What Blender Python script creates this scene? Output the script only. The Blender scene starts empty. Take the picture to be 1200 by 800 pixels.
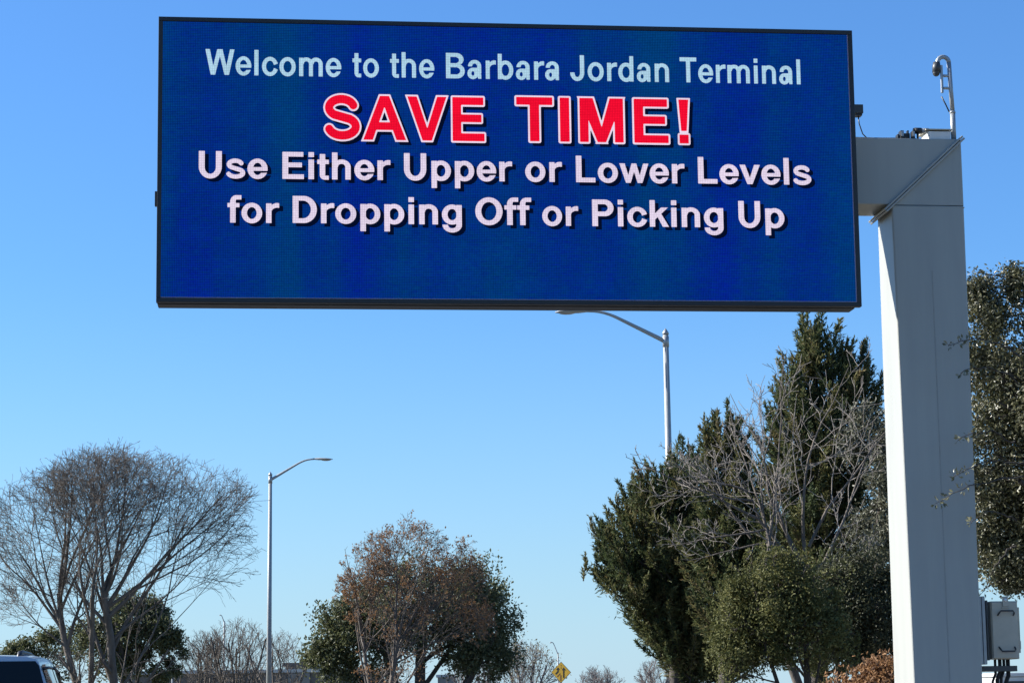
import bpy, math, random
import numpy as np
from mathutils import Vector, Matrix

S = bpy.context.scene
COL = S.collection
R = math.radians

# ------------------------------------------------------------------ camera, sky, sun, exposure
F, CX, CY = 2600.0, 600.0, 464.6            # focal length and principal point for a 1200 px wide picture
PITCH, ROLL = 0.13961, 0.01338
EYE = Vector((0, 0, 1.5))
cp, sp, cr, sr = math.cos(PITCH), math.sin(PITCH), math.cos(ROLL), math.sin(ROLL)
FW = Vector((0, cp, sp)); UP0 = Vector((0, -sp, cp)); RT0 = Vector((1, 0, 0))
RT = cr * RT0 - sr * UP0
UP = cr * UP0 + sr * RT0
cam = bpy.data.cameras.new('camera')
camo = bpy.data.objects.new('camera', cam); COL.objects.link(camo)
cam.sensor_width = 36; cam.lens = F / 1200 * 36
cam.shift_y = (CY - 400) / 1200
cam.clip_end = 6000; cam.clip_start = 0.1
M3 = Matrix((RT, UP, -FW)).transposed()
camo.matrix_world = Matrix.Translation(EYE) @ M3.to_4x4()
S.camera = camo

SUN = Vector((-0.832, 0.162, 0.53)).normalized()       # towards the sun
SUN_EL = math.asin(SUN.z); SUN_AZ = math.atan2(SUN.x, SUN.y)
world = bpy.data.worlds.new('World'); S.world = world; world.use_nodes = True
wn = world.node_tree
bg = wn.nodes['Background']
sky = wn.nodes.new('ShaderNodeTexSky'); sky.sky_type = 'NISHITA'; sky.sun_disc = False
sky.sun_elevation = SUN_EL; sky.sun_rotation = SUN_AZ
sky.air_density = 1.2; sky.dust_density = 0.1; sky.ozone_density = 8.0; sky.altitude = 0
tint = wn.nodes.new('ShaderNodeMix'); tint.data_type = 'RGBA'; tint.blend_type = 'MULTIPLY'; tint.inputs[0].default_value = 1.0
tint.inputs[7].default_value = (0.615, 0.815, 1.0, 1)          # clean, blue winter air
wn.links.new(sky.outputs[0], tint.inputs[6])
# thin pale haze low over the horizon, by the height of the view direction
wtc = wn.nodes.new('ShaderNodeTexCoord'); wsx = wn.nodes.new('ShaderNodeSeparateXYZ'); wn.links.new(wtc.outputs['Generated'], wsx.inputs[0])
wmr = wn.nodes.new('ShaderNodeMapRange'); wmr.inputs[1].default_value = 0.0; wmr.inputs[2].default_value = 0.20; wmr.inputs[3].default_value = 1.0; wmr.inputs[4].default_value = 0.0
wn.links.new(wsx.outputs[2], wmr.inputs[0])
wpw = wn.nodes.new('ShaderNodeMath'); wpw.operation = 'POWER'; wpw.inputs[1].default_value = 1.6; wn.links.new(wmr.outputs[0], wpw.inputs[0])
wml = wn.nodes.new('ShaderNodeMath'); wml.operation = 'MULTIPLY'; wml.inputs[1].default_value = 0.72; wn.links.new(wpw.outputs[0], wml.inputs[0])
hz_ = wn.nodes.new('ShaderNodeMix'); hz_.data_type = 'RGBA'; hz_.inputs[7].default_value = (2.85, 4.0, 5.0, 1)
wn.links.new(wml.outputs[0], hz_.inputs[0]); wn.links.new(tint.outputs[2], hz_.inputs[6]); wn.links.new(hz_.outputs[2], bg.inputs[0])
bg.inputs[1].default_value = 0.08
sl = bpy.data.lights.new('sun', 'SUN'); sl.energy = 5.0; sl.angle = R(0.5); sl.color = (1.0, 0.965, 0.91)
so = bpy.data.objects.new('sun', sl); COL.objects.link(so)
so.rotation_euler = SUN.to_track_quat('Z', 'Y').to_euler(); so.location = (-20, 0, 30)
S.view_settings.view_transform = 'Standard'; S.view_settings.look = 'None'
S.view_settings.exposure = 1.22; S.view_settings.gamma = 1.0
S.view_settings.use_curve_mapping = False
EXP = 2 ** S.view_settings.exposure

# ------------------------------------------------------------------ helpers
def ray(px, py):
    return (FW + RT * ((px - CX) / F) - UP * ((py - CY) / F))
def at(px, py, Y):
    d = ray(px, py); return EYE + d * (Y / d.y)
def mpp(Y):
    return Y / F

def tag(o, label=None, cat=None, group=None, kind=None):
    if label: o['label'] = label
    if cat: o['category'] = cat
    if group: o['group'] = group
    if kind: o['kind'] = kind
    return o
def empty(name, loc, rz=0.0, **kw):
    o = bpy.data.objects.new(name, None); COL.objects.link(o)
    o.empty_display_size = 0.2
    o.location = loc; o.rotation_euler = (0, 0, rz)
    return tag(o, **kw)
def link(name, me, mats, parent=None):
    o = bpy.data.objects.new(name, me); COL.objects.link(o)
    if not isinstance(mats, (list, tuple)): mats = [mats]
    for m in mats: me.materials.append(m)
    if parent is not None: o.parent = parent
    return o

class MB:
    """collects simple solids, builds them as ONE mesh object"""
    def __init__(s): s.v = []; s.f = []; s.m = []; s.sm = []; s.cur = 0
    def mat(s, i): s.cur = i; return s
    def add(s, vs, fs, smooth=False):
        b = len(s.v); s.v += [tuple(v) for v in vs]
        for f in fs:
            s.f.append([b + i for i in f]); s.m.append(s.cur); s.sm.append(smooth)
        return s
    def hexa(s, c):      # 8 corners: bottom 0-3 ccw from above, top 4-7
        return s.add(c, [(3, 2, 1, 0), (4, 5, 6, 7), (0, 1, 5, 4), (1, 2, 6, 5), (2, 3, 7, 6), (3, 0, 4, 7)])
    def box(s, x0, y0, z0, x1, y1, z1, mtx=None):
        c = [(x0, y0, z0), (x1, y0, z0), (x1, y1, z0), (x0, y1, z0), (x0, y0, z1), (x1, y0, z1), (x1, y1, z1), (x0, y1, z1)]
        if mtx is not None: c = [tuple(mtx @ Vector(p)) for p in c]
        return s.hexa(c)
    def tube(s, pts, rad, n=10, cap=True):
        pts = [Vector(p) for p in pts]
        if not isinstance(rad, (list, tuple)): rad = [rad] * len(pts)
        vs = []; fs = []
        prev = None
        for i, p in enumerate(pts):
            t = (pts[min(i + 1, len(pts) - 1)] - pts[max(i - 1, 0)]).normalized()
            if prev is None:
                a = Vector((0, 0, 1)) if abs(t.z) < .9 else Vector((1, 0, 0))
                u = t.cross(a).normalized()
            else:
                u = (prev - t * prev.dot(t)).normalized()
            prev = u; w = t.cross(u)
            for k in range(n):
                an = 2 * math.pi * k / n
                vs.append(p + (u * math.cos(an) + w * math.sin(an)) * rad[i])
        for i in range(len(pts) - 1):
            for k in range(n):
                a = i * n + k; b = i * n + (k + 1) % n
                fs.append((a, b, b + n, a + n))
        if cap:
            fs.append(tuple(reversed(range(n)))); fs.append(tuple(range((len(pts) - 1) * n, len(pts) * n)))
        return s.add(vs, fs, True)
    def ball(s, c, rx, ry, rz, n=14, m=8):
        c = Vector(c); vs = [c + Vector((0, 0, -rz))]; fs = []
        for j in range(1, m):
            th = math.pi * j / m
            for k in range(n):
                an = 2 * math.pi * k / n
                vs.append(c + Vector((rx * math.sin(th) * math.cos(an), ry * math.sin(th) * math.sin(an), -rz * math.cos(th))))
        vs.append(c + Vector((0, 0, rz)))
        for k in range(n): fs.append((0, 1 + (k + 1) % n, 1 + k))
        for j in range(m - 2):
            for k in range(n):
                a = 1 + j * n + k; b = 1 + j * n + (k + 1) % n
                fs.append((a, b, b + n, a + n))
        L = len(vs) - 1
        for k in range(n): fs.append((L, L - n + k, L - n + (k + 1) % n))
        return s.add(vs, fs, True)
    def build(s, name, mats, parent=None, bevel=0.0, seg=2):
        me = bpy.data.meshes.new(name); me.from_pydata(s.v, [], s.f)
        me.polygons.foreach_set('material_index', s.m)
        me.polygons.foreach_set('use_smooth', s.sm)
        me.update()
        o = link(name, me, mats, parent)
        if bevel > 0:
            b = o.modifiers.new('bevel', 'BEVEL'); b.width = bevel; b.segments = seg; b.limit_method = 'ANGLE'; b.angle_limit = R(40)
            b.harden_normals = False
        return o

def arrays_mesh(name, V, Fq, attr=None, smooth=False):
    """quads from numpy arrays"""
    me = bpy.data.meshes.new(name)
    V = np.ascontiguousarray(V, dtype=np.float32); Fq = np.ascontiguousarray(Fq, dtype=np.int32)
    me.vertices.add(len(V)); me.vertices.foreach_set('co', V.ravel())
    me.loops.add(Fq.size); me.loops.foreach_set('vertex_index', Fq.ravel())
    me.polygons.add(len(Fq))
    me.polygons.foreach_set('loop_start', np.arange(0, Fq.size, 4, dtype=np.int32))
    me.polygons.foreach_set('use_smooth', np.full(len(Fq), smooth, dtype=bool))
    me.update(calc_edges=True)
    if attr is not None:
        a = me.attributes.new('rnd', 'FLOAT', 'FACE'); a.data.foreach_set('value', np.ascontiguousarray(attr, dtype=np.float32))
    return me

# ------------------------------------------------------------------ materials
def newmat(name):
    m = bpy.data.materials.new(name); m.use_nodes = True
    return m, m.node_tree, m.node_tree.nodes['Principled BSDF']
def surf(name, c1, c2=None, scale=4.0, rough=0.6, metal=0.0, bump=0.0, bscale=60.0, stretch=(1, 1, 1), spec=0.5, lo=0.35, hi=0.65, coat=0.0):
    m, nt, b = newmat(name)
    b.inputs['Roughness'].default_value = rough; b.inputs['Metallic'].default_value = metal
    b.inputs['Specular IOR Level'].default_value = spec
    b.inputs['Coat Weight'].default_value = coat
    c2 = c2 or tuple(x * 0.8 for x in c1)
    tc = nt.nodes.new('ShaderNodeTexCoord'); mp = nt.nodes.new('ShaderNodeMapping'); mp.inputs['Scale'].default_value = stretch
    nt.links.new(tc.outputs['Object'], mp.inputs[0])
    n = nt.nodes.new('ShaderNodeTexNoise'); n.inputs['Scale'].default_value = scale; n.inputs['Detail'].default_value = 7; n.inputs['Roughness'].default_value = .62
    nt.links.new(mp.outputs[0], n.inputs['Vector'])
    r = nt.nodes.new('ShaderNodeValToRGB'); r.color_ramp.elements[0].position = lo; r.color_ramp.elements[1].position = hi
    r.color_ramp.elements[0].color = (*c2, 1); r.color_ramp.elements[1].color = (*c1, 1)
    nt.links.new(n.outputs['Fac'], r.inputs[0]); nt.links.new(r.outputs[0], b.inputs['Base Color'])
    if bump > 0:
        n2 = nt.nodes.new('ShaderNodeTexNoise'); n2.inputs['Scale'].default_value = bscale; n2.inputs['Detail'].default_value = 5
        nt.links.new(mp.outputs[0], n2.inputs['Vector'])
        bp = nt.nodes.new('ShaderNodeBump'); bp.inputs['Strength'].default_value = bump; bp.inputs['Distance'].default_value = 0.02
        nt.links.new(n2.outputs['Fac'], bp.inputs['Height']); nt.links.new(bp.outputs[0], b.inputs['Normal'])
    return m
def leafmat(name, cols, trans=0.35, rough=0.5, spec=0.4):
    """leaf colours differ leaf by leaf (a random number stored per leaf)"""
    m, nt, b = newmat(name)
    at_ = nt.nodes.new('ShaderNodeAttribute'); at_.attribute_name = 'rnd'
    r = nt.nodes.new('ShaderNodeValToRGB'); e = r.color_ramp.elements
    while len(e) < len(cols): e.new(0.5)
    for i, c in enumerate(cols): e[i].position = i / (len(cols) - 1); e[i].color = (*c, 1)
    nt.links.new(at_.outputs['Fac'], r.inputs[0]); nt.links.new(r.outputs[0], b.inputs['Base Color'])
    b.inputs['Roughness'].default_value = rough; b.inputs['Specular IOR Level'].default_value = spec
    if trans > 0:
        t = nt.nodes.new('ShaderNodeBsdfTranslucent'); nt.links.new(r.outputs[0], t.inputs[0])
        mx = nt.nodes.new('ShaderNodeMixShader'); mx.inputs[0].default_value = trans
        out = nt.nodes['Material Output']
        nt.links.new(b.outputs[0], mx.inputs[1]); nt.links.new(t.outputs[0], mx.inputs[2]); nt.links.new(mx.outputs[0], out.inputs[0])
    return m
def glass(name, col=(0.005, 0.006, 0.006), rough=0.04):
    m, nt, b = newmat(name); b.inputs['Specular IOR Level'].default_value = .3
    b.inputs['Base Color'].default_value = (*col, 1); b.inputs['Roughness'].default_value = rough
    return m

M = {}
M['paint'] = surf('gantry_grey_paint', (.33, .33, .295), (.295, .295, .267), scale=4.5, rough=.42, bump=.05, bscale=30, stretch=(1, 1, .10), lo=.25, hi=.62)
M['seam'] = surf('weld_seam_paint', (.31, .31, .28), (.26, .26, .24), scale=12, rough=.5)
M['galv'] = surf('galvanised_steel', (.36, .38, .39), (.28, .30, .31), scale=9, rough=.42, metal=.35, lo=.3, hi=.7)
M['lampgrey'] = surf('lamp_grey_paint', (.33, .345, .34), (.29, .30, .295), scale=6, rough=.45)
M['darksteel'] = surf('dark_bronze_metal', (.045, .05, .05), (.03, .033, .035), scale=8, rough=.45)
M['black'] = surf('black_metal', (.012, .013, .015), (.008, .009, .01), scale=20, rough=.45)
M['rubber'] = surf('black_rubber', (.02, .02, .02), (.013, .013, .013), scale=20, rough=.85)
M['cabinet'] = surf('cabinet_beige_grey', (.46, .42, .33), (.40, .365, .29), scale=6, rough=.55, bump=.02)
M['white'] = surf('white_paint', (.72, .72, .70), (.62, .62, .60), scale=6, rough=.5)
M['concrete'] = surf('concrete', (.34, .32, .29), (.25, .24, .22), scale=3, rough=.9, bump=.25, bscale=40)
M['asphalt'] = surf('asphalt', (.06, .06, .062), (.042, .042, .044), scale=.7, rough=.9, bump=.4, bscale=90)
M['line'] = surf('road_paint', (.62, .62, .58), (.42, .42, .40), scale=6, rough=.7)
M['soil'] = surf('dry_winter_lawn', (.15, .13, .07), (.085, .085, .04), scale=.35, rough=.95, bump=.6, bscale=14)
M['bark'] = surf('grey_brown_bark', (.15, .125, .102), (.075, .062, .05), scale=7, rough=.9, bump=.5, bscale=25, stretch=(1, 1, .3))
M['bark_dark'] = surf('dark_bark', (.075, .06, .05), (.035, .03, .025), scale=7, rough=.9, bump=.5, bscale=25, stretch=(1, 1, .3))
M['bark_pale'] = surf('pale_grey_bark', (.29, .255, .215), (.15, .128, .11), scale=5, rough=.85, bump=.3, bscale=25)
M['twig'] = surf('brown_twigs', (.16, .132, .108), (.09, .075, .062), scale=2, rough=.9)
M['twig_far'] = surf('grey_brown_twigs', (.21, .185, .17), (.15, .13, .12), scale=1, rough=.9)
M['leaf_oak'] = leafmat('live_oak_leaves', [(.042, .052, .022), (.078, .090, .038), (.125, .132, .058), (.19, .185, .095)], trans=.36, rough=.5, spec=.35)
M['leaf_oak_near'] = leafmat('near_live_oak_leaves', [(.030, .034, .015), (.07, .074, .032), (.15, .145, .075), (.34, .33, .24)], trans=.22, rough=.42, spec=.5)  # palest tone covers pale undersides and paints in sunlit specks
M['leaf_bush'] = leafmat('small_yellow_green_leaves', [(.045, .055, .018), (.095, .102, .034), (.15, .148, .05), (.21, .20, .08)], trans=.25, rough=.6, spec=.18)
M['leaf_shade'] = leafmat('small_leaves_painted_shade', [(.025, .030, .014), (.045, .05, .022), (.075, .078, .036), (.13, .125, .07)], trans=.2, rough=.55, spec=.3)  # leaf colours darkened to paint in the shaded right side of the bush
M['leaf_grey'] = leafmat('grey_green_leaves', [(.05, .055, .035), (.095, .098, .062), (.19, .185, .125)], trans=.25, rough=.5)
M['leaf_cedar'] = leafmat('cedar_sprays', [(.030, .048, .024), (.058, .080, .034), (.10, .112, .044), (.15, .14, .055), (.16, .11, .06)], trans=.32, rough=.65, spec=.2)
M['leaf_brown'] = leafmat('dry_red_brown_leaves', [(.15, .08, .04), (.25, .13, .058), (.31, .175, .08), (.22, .14, .10)], trans=.3, rough=.7, spec=.2)
M['leaf_scrub'] = leafmat('dull_yellow_twig_leaves', [(.12, .10, .05), (.19, .16, .08), (.25, .21, .12)], trans=.3, rough=.7, spec=.2)
M['carpaint'] = surf('silver_car_paint', (.46, .48, .51), (.44, .46, .49), scale=2, rough=.3, metal=.3, coat=.6)
M['glass'] = glass('dark_tinted_glass')
M['sideglass'] = glass('side_window_glass', (.03, .035, .04), .03)
M['tail'] = glass('red_lamp_plastic', (.35, .01, .012), .15)
M['chrome'] = surf('bright_metal', (.7, .7, .7), (.65, .65, .65), rough=.2, metal=1)
M['bldg'] = surf('brown_brick_wall', (.165, .14, .12), (.12, .10, .088), scale=1.2, rough=.9, stretch=(1, 1, 3))
M['bldg_pale'] = surf('pale_wall_panel', (.24, .215, .19), (.19, .17, .15), scale=.8, rough=.85)
M['coping'] = surf('pale_coping', (.5, .49, .46), (.4, .39, .37), scale=2, rough=.7)
M['yellow'] = surf('dull_yellow_sheeting', (.55, .33, .02), (.50, .29, .02), scale=6, rough=.5)
M['signblack'] = surf('sign_black', (.012, .011, .01), rough=.6)
M['signred'] = surf('faded_red_brown_marking', (.18, .055, .02), (.12, .045, .02), rough=.6)
M['lens'] = glass('lamp_lens', (.35, .36, .36), .25)

def emis(name, col, grid=0.3, vary=None, pitch=0.0165):
    """LED pixels: light from a dot grid on the screen face"""
    m = bpy.data.materials.new(name); m.use_nodes = True; nt = m.node_tree
    for n in list(nt.nodes):
        if n.type != 'OUTPUT_MATERIAL': nt.nodes.remove(n)
    out = nt.nodes['Material Output']
    em = nt.nodes.new('ShaderNodeEmission'); nt.links.new(em.outputs[0], out.inputs[0])
    tc = nt.nodes.new('ShaderNodeTexCoord'); sx = nt.nodes.new('ShaderNodeSeparateXYZ'); nt.links.new(tc.outputs['Object'], sx.inputs[0])
    def math_(op, a, b=None):
        n = nt.nodes.new('ShaderNodeMath'); n.operation = op
        for i, v in enumerate((a, b)):
            if v is None: continue
            if isinstance(v, (int, float)): n.inputs[i].default_value = v
            else: nt.links.new(v, n.inputs[i])
        return n.outputs[0]
    gx = math_('SINE', math_('MULTIPLY', sx.outputs[0], 2 * math.pi / pitch))
    gz = math_('SINE', math_('MULTIPLY', sx.outputs[2], 2 * math.pi / pitch))
    g = math_('MULTIPLY', math_('ADD', math_('MULTIPLY', gx, .5), .5), math_('ADD', math_('MULTIPLY', gz, .5), .5))
    cell = nt.nodes.new('ShaderNodeVectorMath'); cell.operation = 'SNAP'; cell.inputs[1].default_value = (pitch, 10, pitch); nt.links.new(tc.outputs['Object'], cell.inputs[0])
    wn_ = nt.nodes.new('ShaderNodeTexWhiteNoise'); nt.links.new(cell.outputs[0], wn_.inputs['Vector'])
    mod = nt.nodes.new('ShaderNodeVectorMath'); mod.operation = 'SNAP'; mod.inputs[1].default_value = (.32, 10, .16); nt.links.new(tc.outputs['Object'], mod.inputs[0])
    wm_ = nt.nodes.new('ShaderNodeTexWhiteNoise'); nt.links.new(mod.outputs[0], wm_.inputs['Vector'])
    dev = math_('ADD', math_('MULTIPLY', math_('SUBTRACT', wn_.outputs[0], .5), grid * .4), math_('MULTIPLY', math_('SUBTRACT', wm_.outputs[0], .5), .10))
    st = math_('ADD', math_('ADD', math_('MULTIPLY', g, grid * 2.2), 1 - grid * .55), dev)
    col = tuple(c / EXP for c in col)
    if vary:
        vary = tuple(tuple(c / EXP for c in v) for v in vary)
        mp = nt.nodes.new('ShaderNodeMapping'); mp.inputs['Scale'].default_value = (1.0, 1, .12); nt.links.new(tc.outputs['Object'], mp.inputs[0])
        n = nt.nodes.new('ShaderNodeTexNoise'); n.inputs['Scale'].default_value = 1.1; n.inputs['Detail'].default_value = 3; nt.links.new(mp.outputs[0], n.inputs['Vector'])
        mp2 = nt.nodes.new('ShaderNodeMapping'); mp2.inputs['Scale'].default_value = (9, 1, 80); nt.links.new(tc.outputs['Object'], mp2.inputs[0])
        n2 = nt.nodes.new('ShaderNodeTexNoise'); n2.inputs['Scale'].default_value = 1.0; n2.inputs['Detail'].default_value = 2; nt.links.new(mp2.outputs[0], n2.inputs['Vector'])
        f = math_('ADD', n.outputs['Fac'], math_('MULTIPLY', math_('SUBTRACT', n2.outputs['Fac'], .5), .5))
        r = nt.nodes.new('ShaderNodeValToRGB'); e = r.color_ramp.elements
        e.new(.5)
        for i, (p, c) in enumerate(zip((.33, .5, .68), (vary[0], col, vary[1]))): e[i].position = p; e[i].color = (*c, 1)
        nt.links.new(f, r.inputs[0]); nt.links.new(r.outputs[0], em.inputs[0])
    else:
        em.inputs[0].default_value = (*col, 1)
    nt.links.new(st, em.inputs[1])
    return m
M['led_blue'] = emis('led_blue', (.0008, .027, .200), grid=.45, vary=((.001, .015, .25), (.0006, .043, .175)))
M['led_white'] = emis('led_lavender_white', (.74, .64, .80), grid=.28)
M['led_cyan'] = emis('led_pale_cyan', (.40, .62, .77), grid=.28)
M['led_red'] = emis('led_red', (.86, .004, .03), grid=.28)
M['led_edge'] = emis('led_outline_white', (.82, .68, .84), grid=.15)
M['led_dark'] = emis('led_dark', (.001, .004, .022), grid=.2)

# ------------------------------------------------------------------ ground, road
gm = MB(); gm.add([(-2500, -600, 0), (2500, -600, 0), (2500, 4500, 0), (-2500, 4500, 0)], [(0, 1, 2, 3)])
tag(gm.build('ground', M['soil']), kind='structure')
RX0, RX1 = -9.2, 5.6
rm = MB(); rm.add([(RX0, -80, .004), (RX1, -80, .004), (RX1, 700, .004), (RX0, 700, .004)], [(0, 1, 2, 3)])
tag(rm.build('road', M['asphalt']), kind='structure')
for name, xx in (('kerb', RX0 - .18), ('kerb', RX1)):
    k = MB(); k.box(xx, -80, -.05, xx + .18, 700, .14); tag(k.build(name, M['concrete'], bevel=.02), kind='structure')
lm = MB()
for lx in (-5.55, -1.85, 1.85):
    for q in range(0, 40):
        y0 = -30 + q * 12
        lm.add([(lx - .06, y0, .008), (lx + .06, y0, .008), (lx + .06, y0 + 3, .008), (lx - .06, y0 + 3, .008)], [(0, 1, 2, 3)])
tag(lm.build('lane_marking', M['line']), kind='structure')
pm = MB(); pm.add([(RX1 + .18, -80, .1), (RX1 + 2, -80, .1), (RX1 + 2, 700, .1), (RX1 + .18, 700, .1)], [(0, 1, 2, 3)])
pm.add([(RX1 + 2, -80, .1), (RX1 + 2.0, -80, -.02), (RX1 + 2.0, 700, -.02), (RX1 + 2, 700, .1)], [(0, 1, 2, 3)])
tag(pm.build('pavement', M['concrete']), kind='structure')

# ------------------------------------------------------------------ lettering: glyphs as distance fields, traced to outlines
def sd_box(x0, y0, x1, y1):
    def f(X, Y):
        dx = np.abs(X - (x0 + x1) / 2) - (x1 - x0) / 2; dy = np.abs(Y - (y0 + y1) / 2) - (y1 - y0) / 2
        return np.hypot(np.maximum(dx, 0), np.maximum(dy, 0)) + np.minimum(np.maximum(dx, dy), 0)
    return f
def sd_ell(cx, cy, rx, ry):
    def f(X, Y):
        x = X - cx; y = Y - cy
        k0 = np.sqrt((x / rx) ** 2 + (y / ry) ** 2) + 1e-9; k1 = np.sqrt((x / rx ** 2) ** 2 + (y / ry ** 2) ** 2) + 1e-9
        return k0 * (k0 - 1) / k1
    return f
def sd_poly(*p):      # convex polygon
    p = [tuple(q) for q in p]
    ar = sum(p[i][0] * p[(i + 1) % len(p)][1] - p[(i + 1) % len(p)][0] * p[i][1] for i in range(len(p)))
    if ar < 0: p = p[::-1]
    def f(X, Y):
        d = None
        for i in range(len(p)):
            a = p[i]; b = p[(i + 1) % len(p)]; L = math.hypot(b[0] - a[0], b[1] - a[1])
            e = ((X - a[0]) * (b[1] - a[1]) - (Y - a[1]) * (b[0] - a[0])) / L
            d = e if d is None else np.maximum(d, e)
        return d
    return f
def sd_path(pts, h):
    def f(X, Y):
        d = None
        for (ax, ay), (bx, by) in zip(pts[:-1], pts[1:]):
            vx, vy = bx - ax, by - ay
            t = np.clip(((X - ax) * vx + (Y - ay) * vy) / (vx * vx + vy * vy), 0, 1)
            e = np.hypot(X - ax - t * vx, Y - ay - t * vy)
            d = e if d is None else np.minimum(d, e)
        return d - h
    return f
def U(*fs): return lambda X, Y: np.minimum.reduce([f(X, Y) for f in fs])
def I(*fs): return lambda X, Y: np.maximum.reduce([f(X, Y) for f in fs])
def SUB(a, *bs): return lambda X, Y: np.maximum.reduce([a(X, Y)] + [-b(X, Y) for b in bs])
def HX(x, s): return lambda X, Y: s * (x - X)      # s=+1 keeps X > x
def HY(y, s): return lambda X, Y: s * (y - Y)
def ring(cx, cy, rx, ry, ix, iy): return SUB(sd_ell(cx, cy, rx, ry), sd_ell(cx, cy, ix, iy))
def s_path(uc, ur, lc, lr):
    p = []
    for k in range(0, 17): a = R(18 + (235 - 18) * k / 16); p.append((uc[0] + ur[0] * math.cos(a), uc[1] + ur[1] * math.sin(a)))
    for k in range(0, 17): a = R(55 - (55 + 162) * k / 16); p.append((lc[0] + lr[0] * math.cos(a), lc[1] + lr[1] * math.sin(a)))
    return p
Bx, El, Po = sd_box, sd_ell, sd_poly
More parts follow.
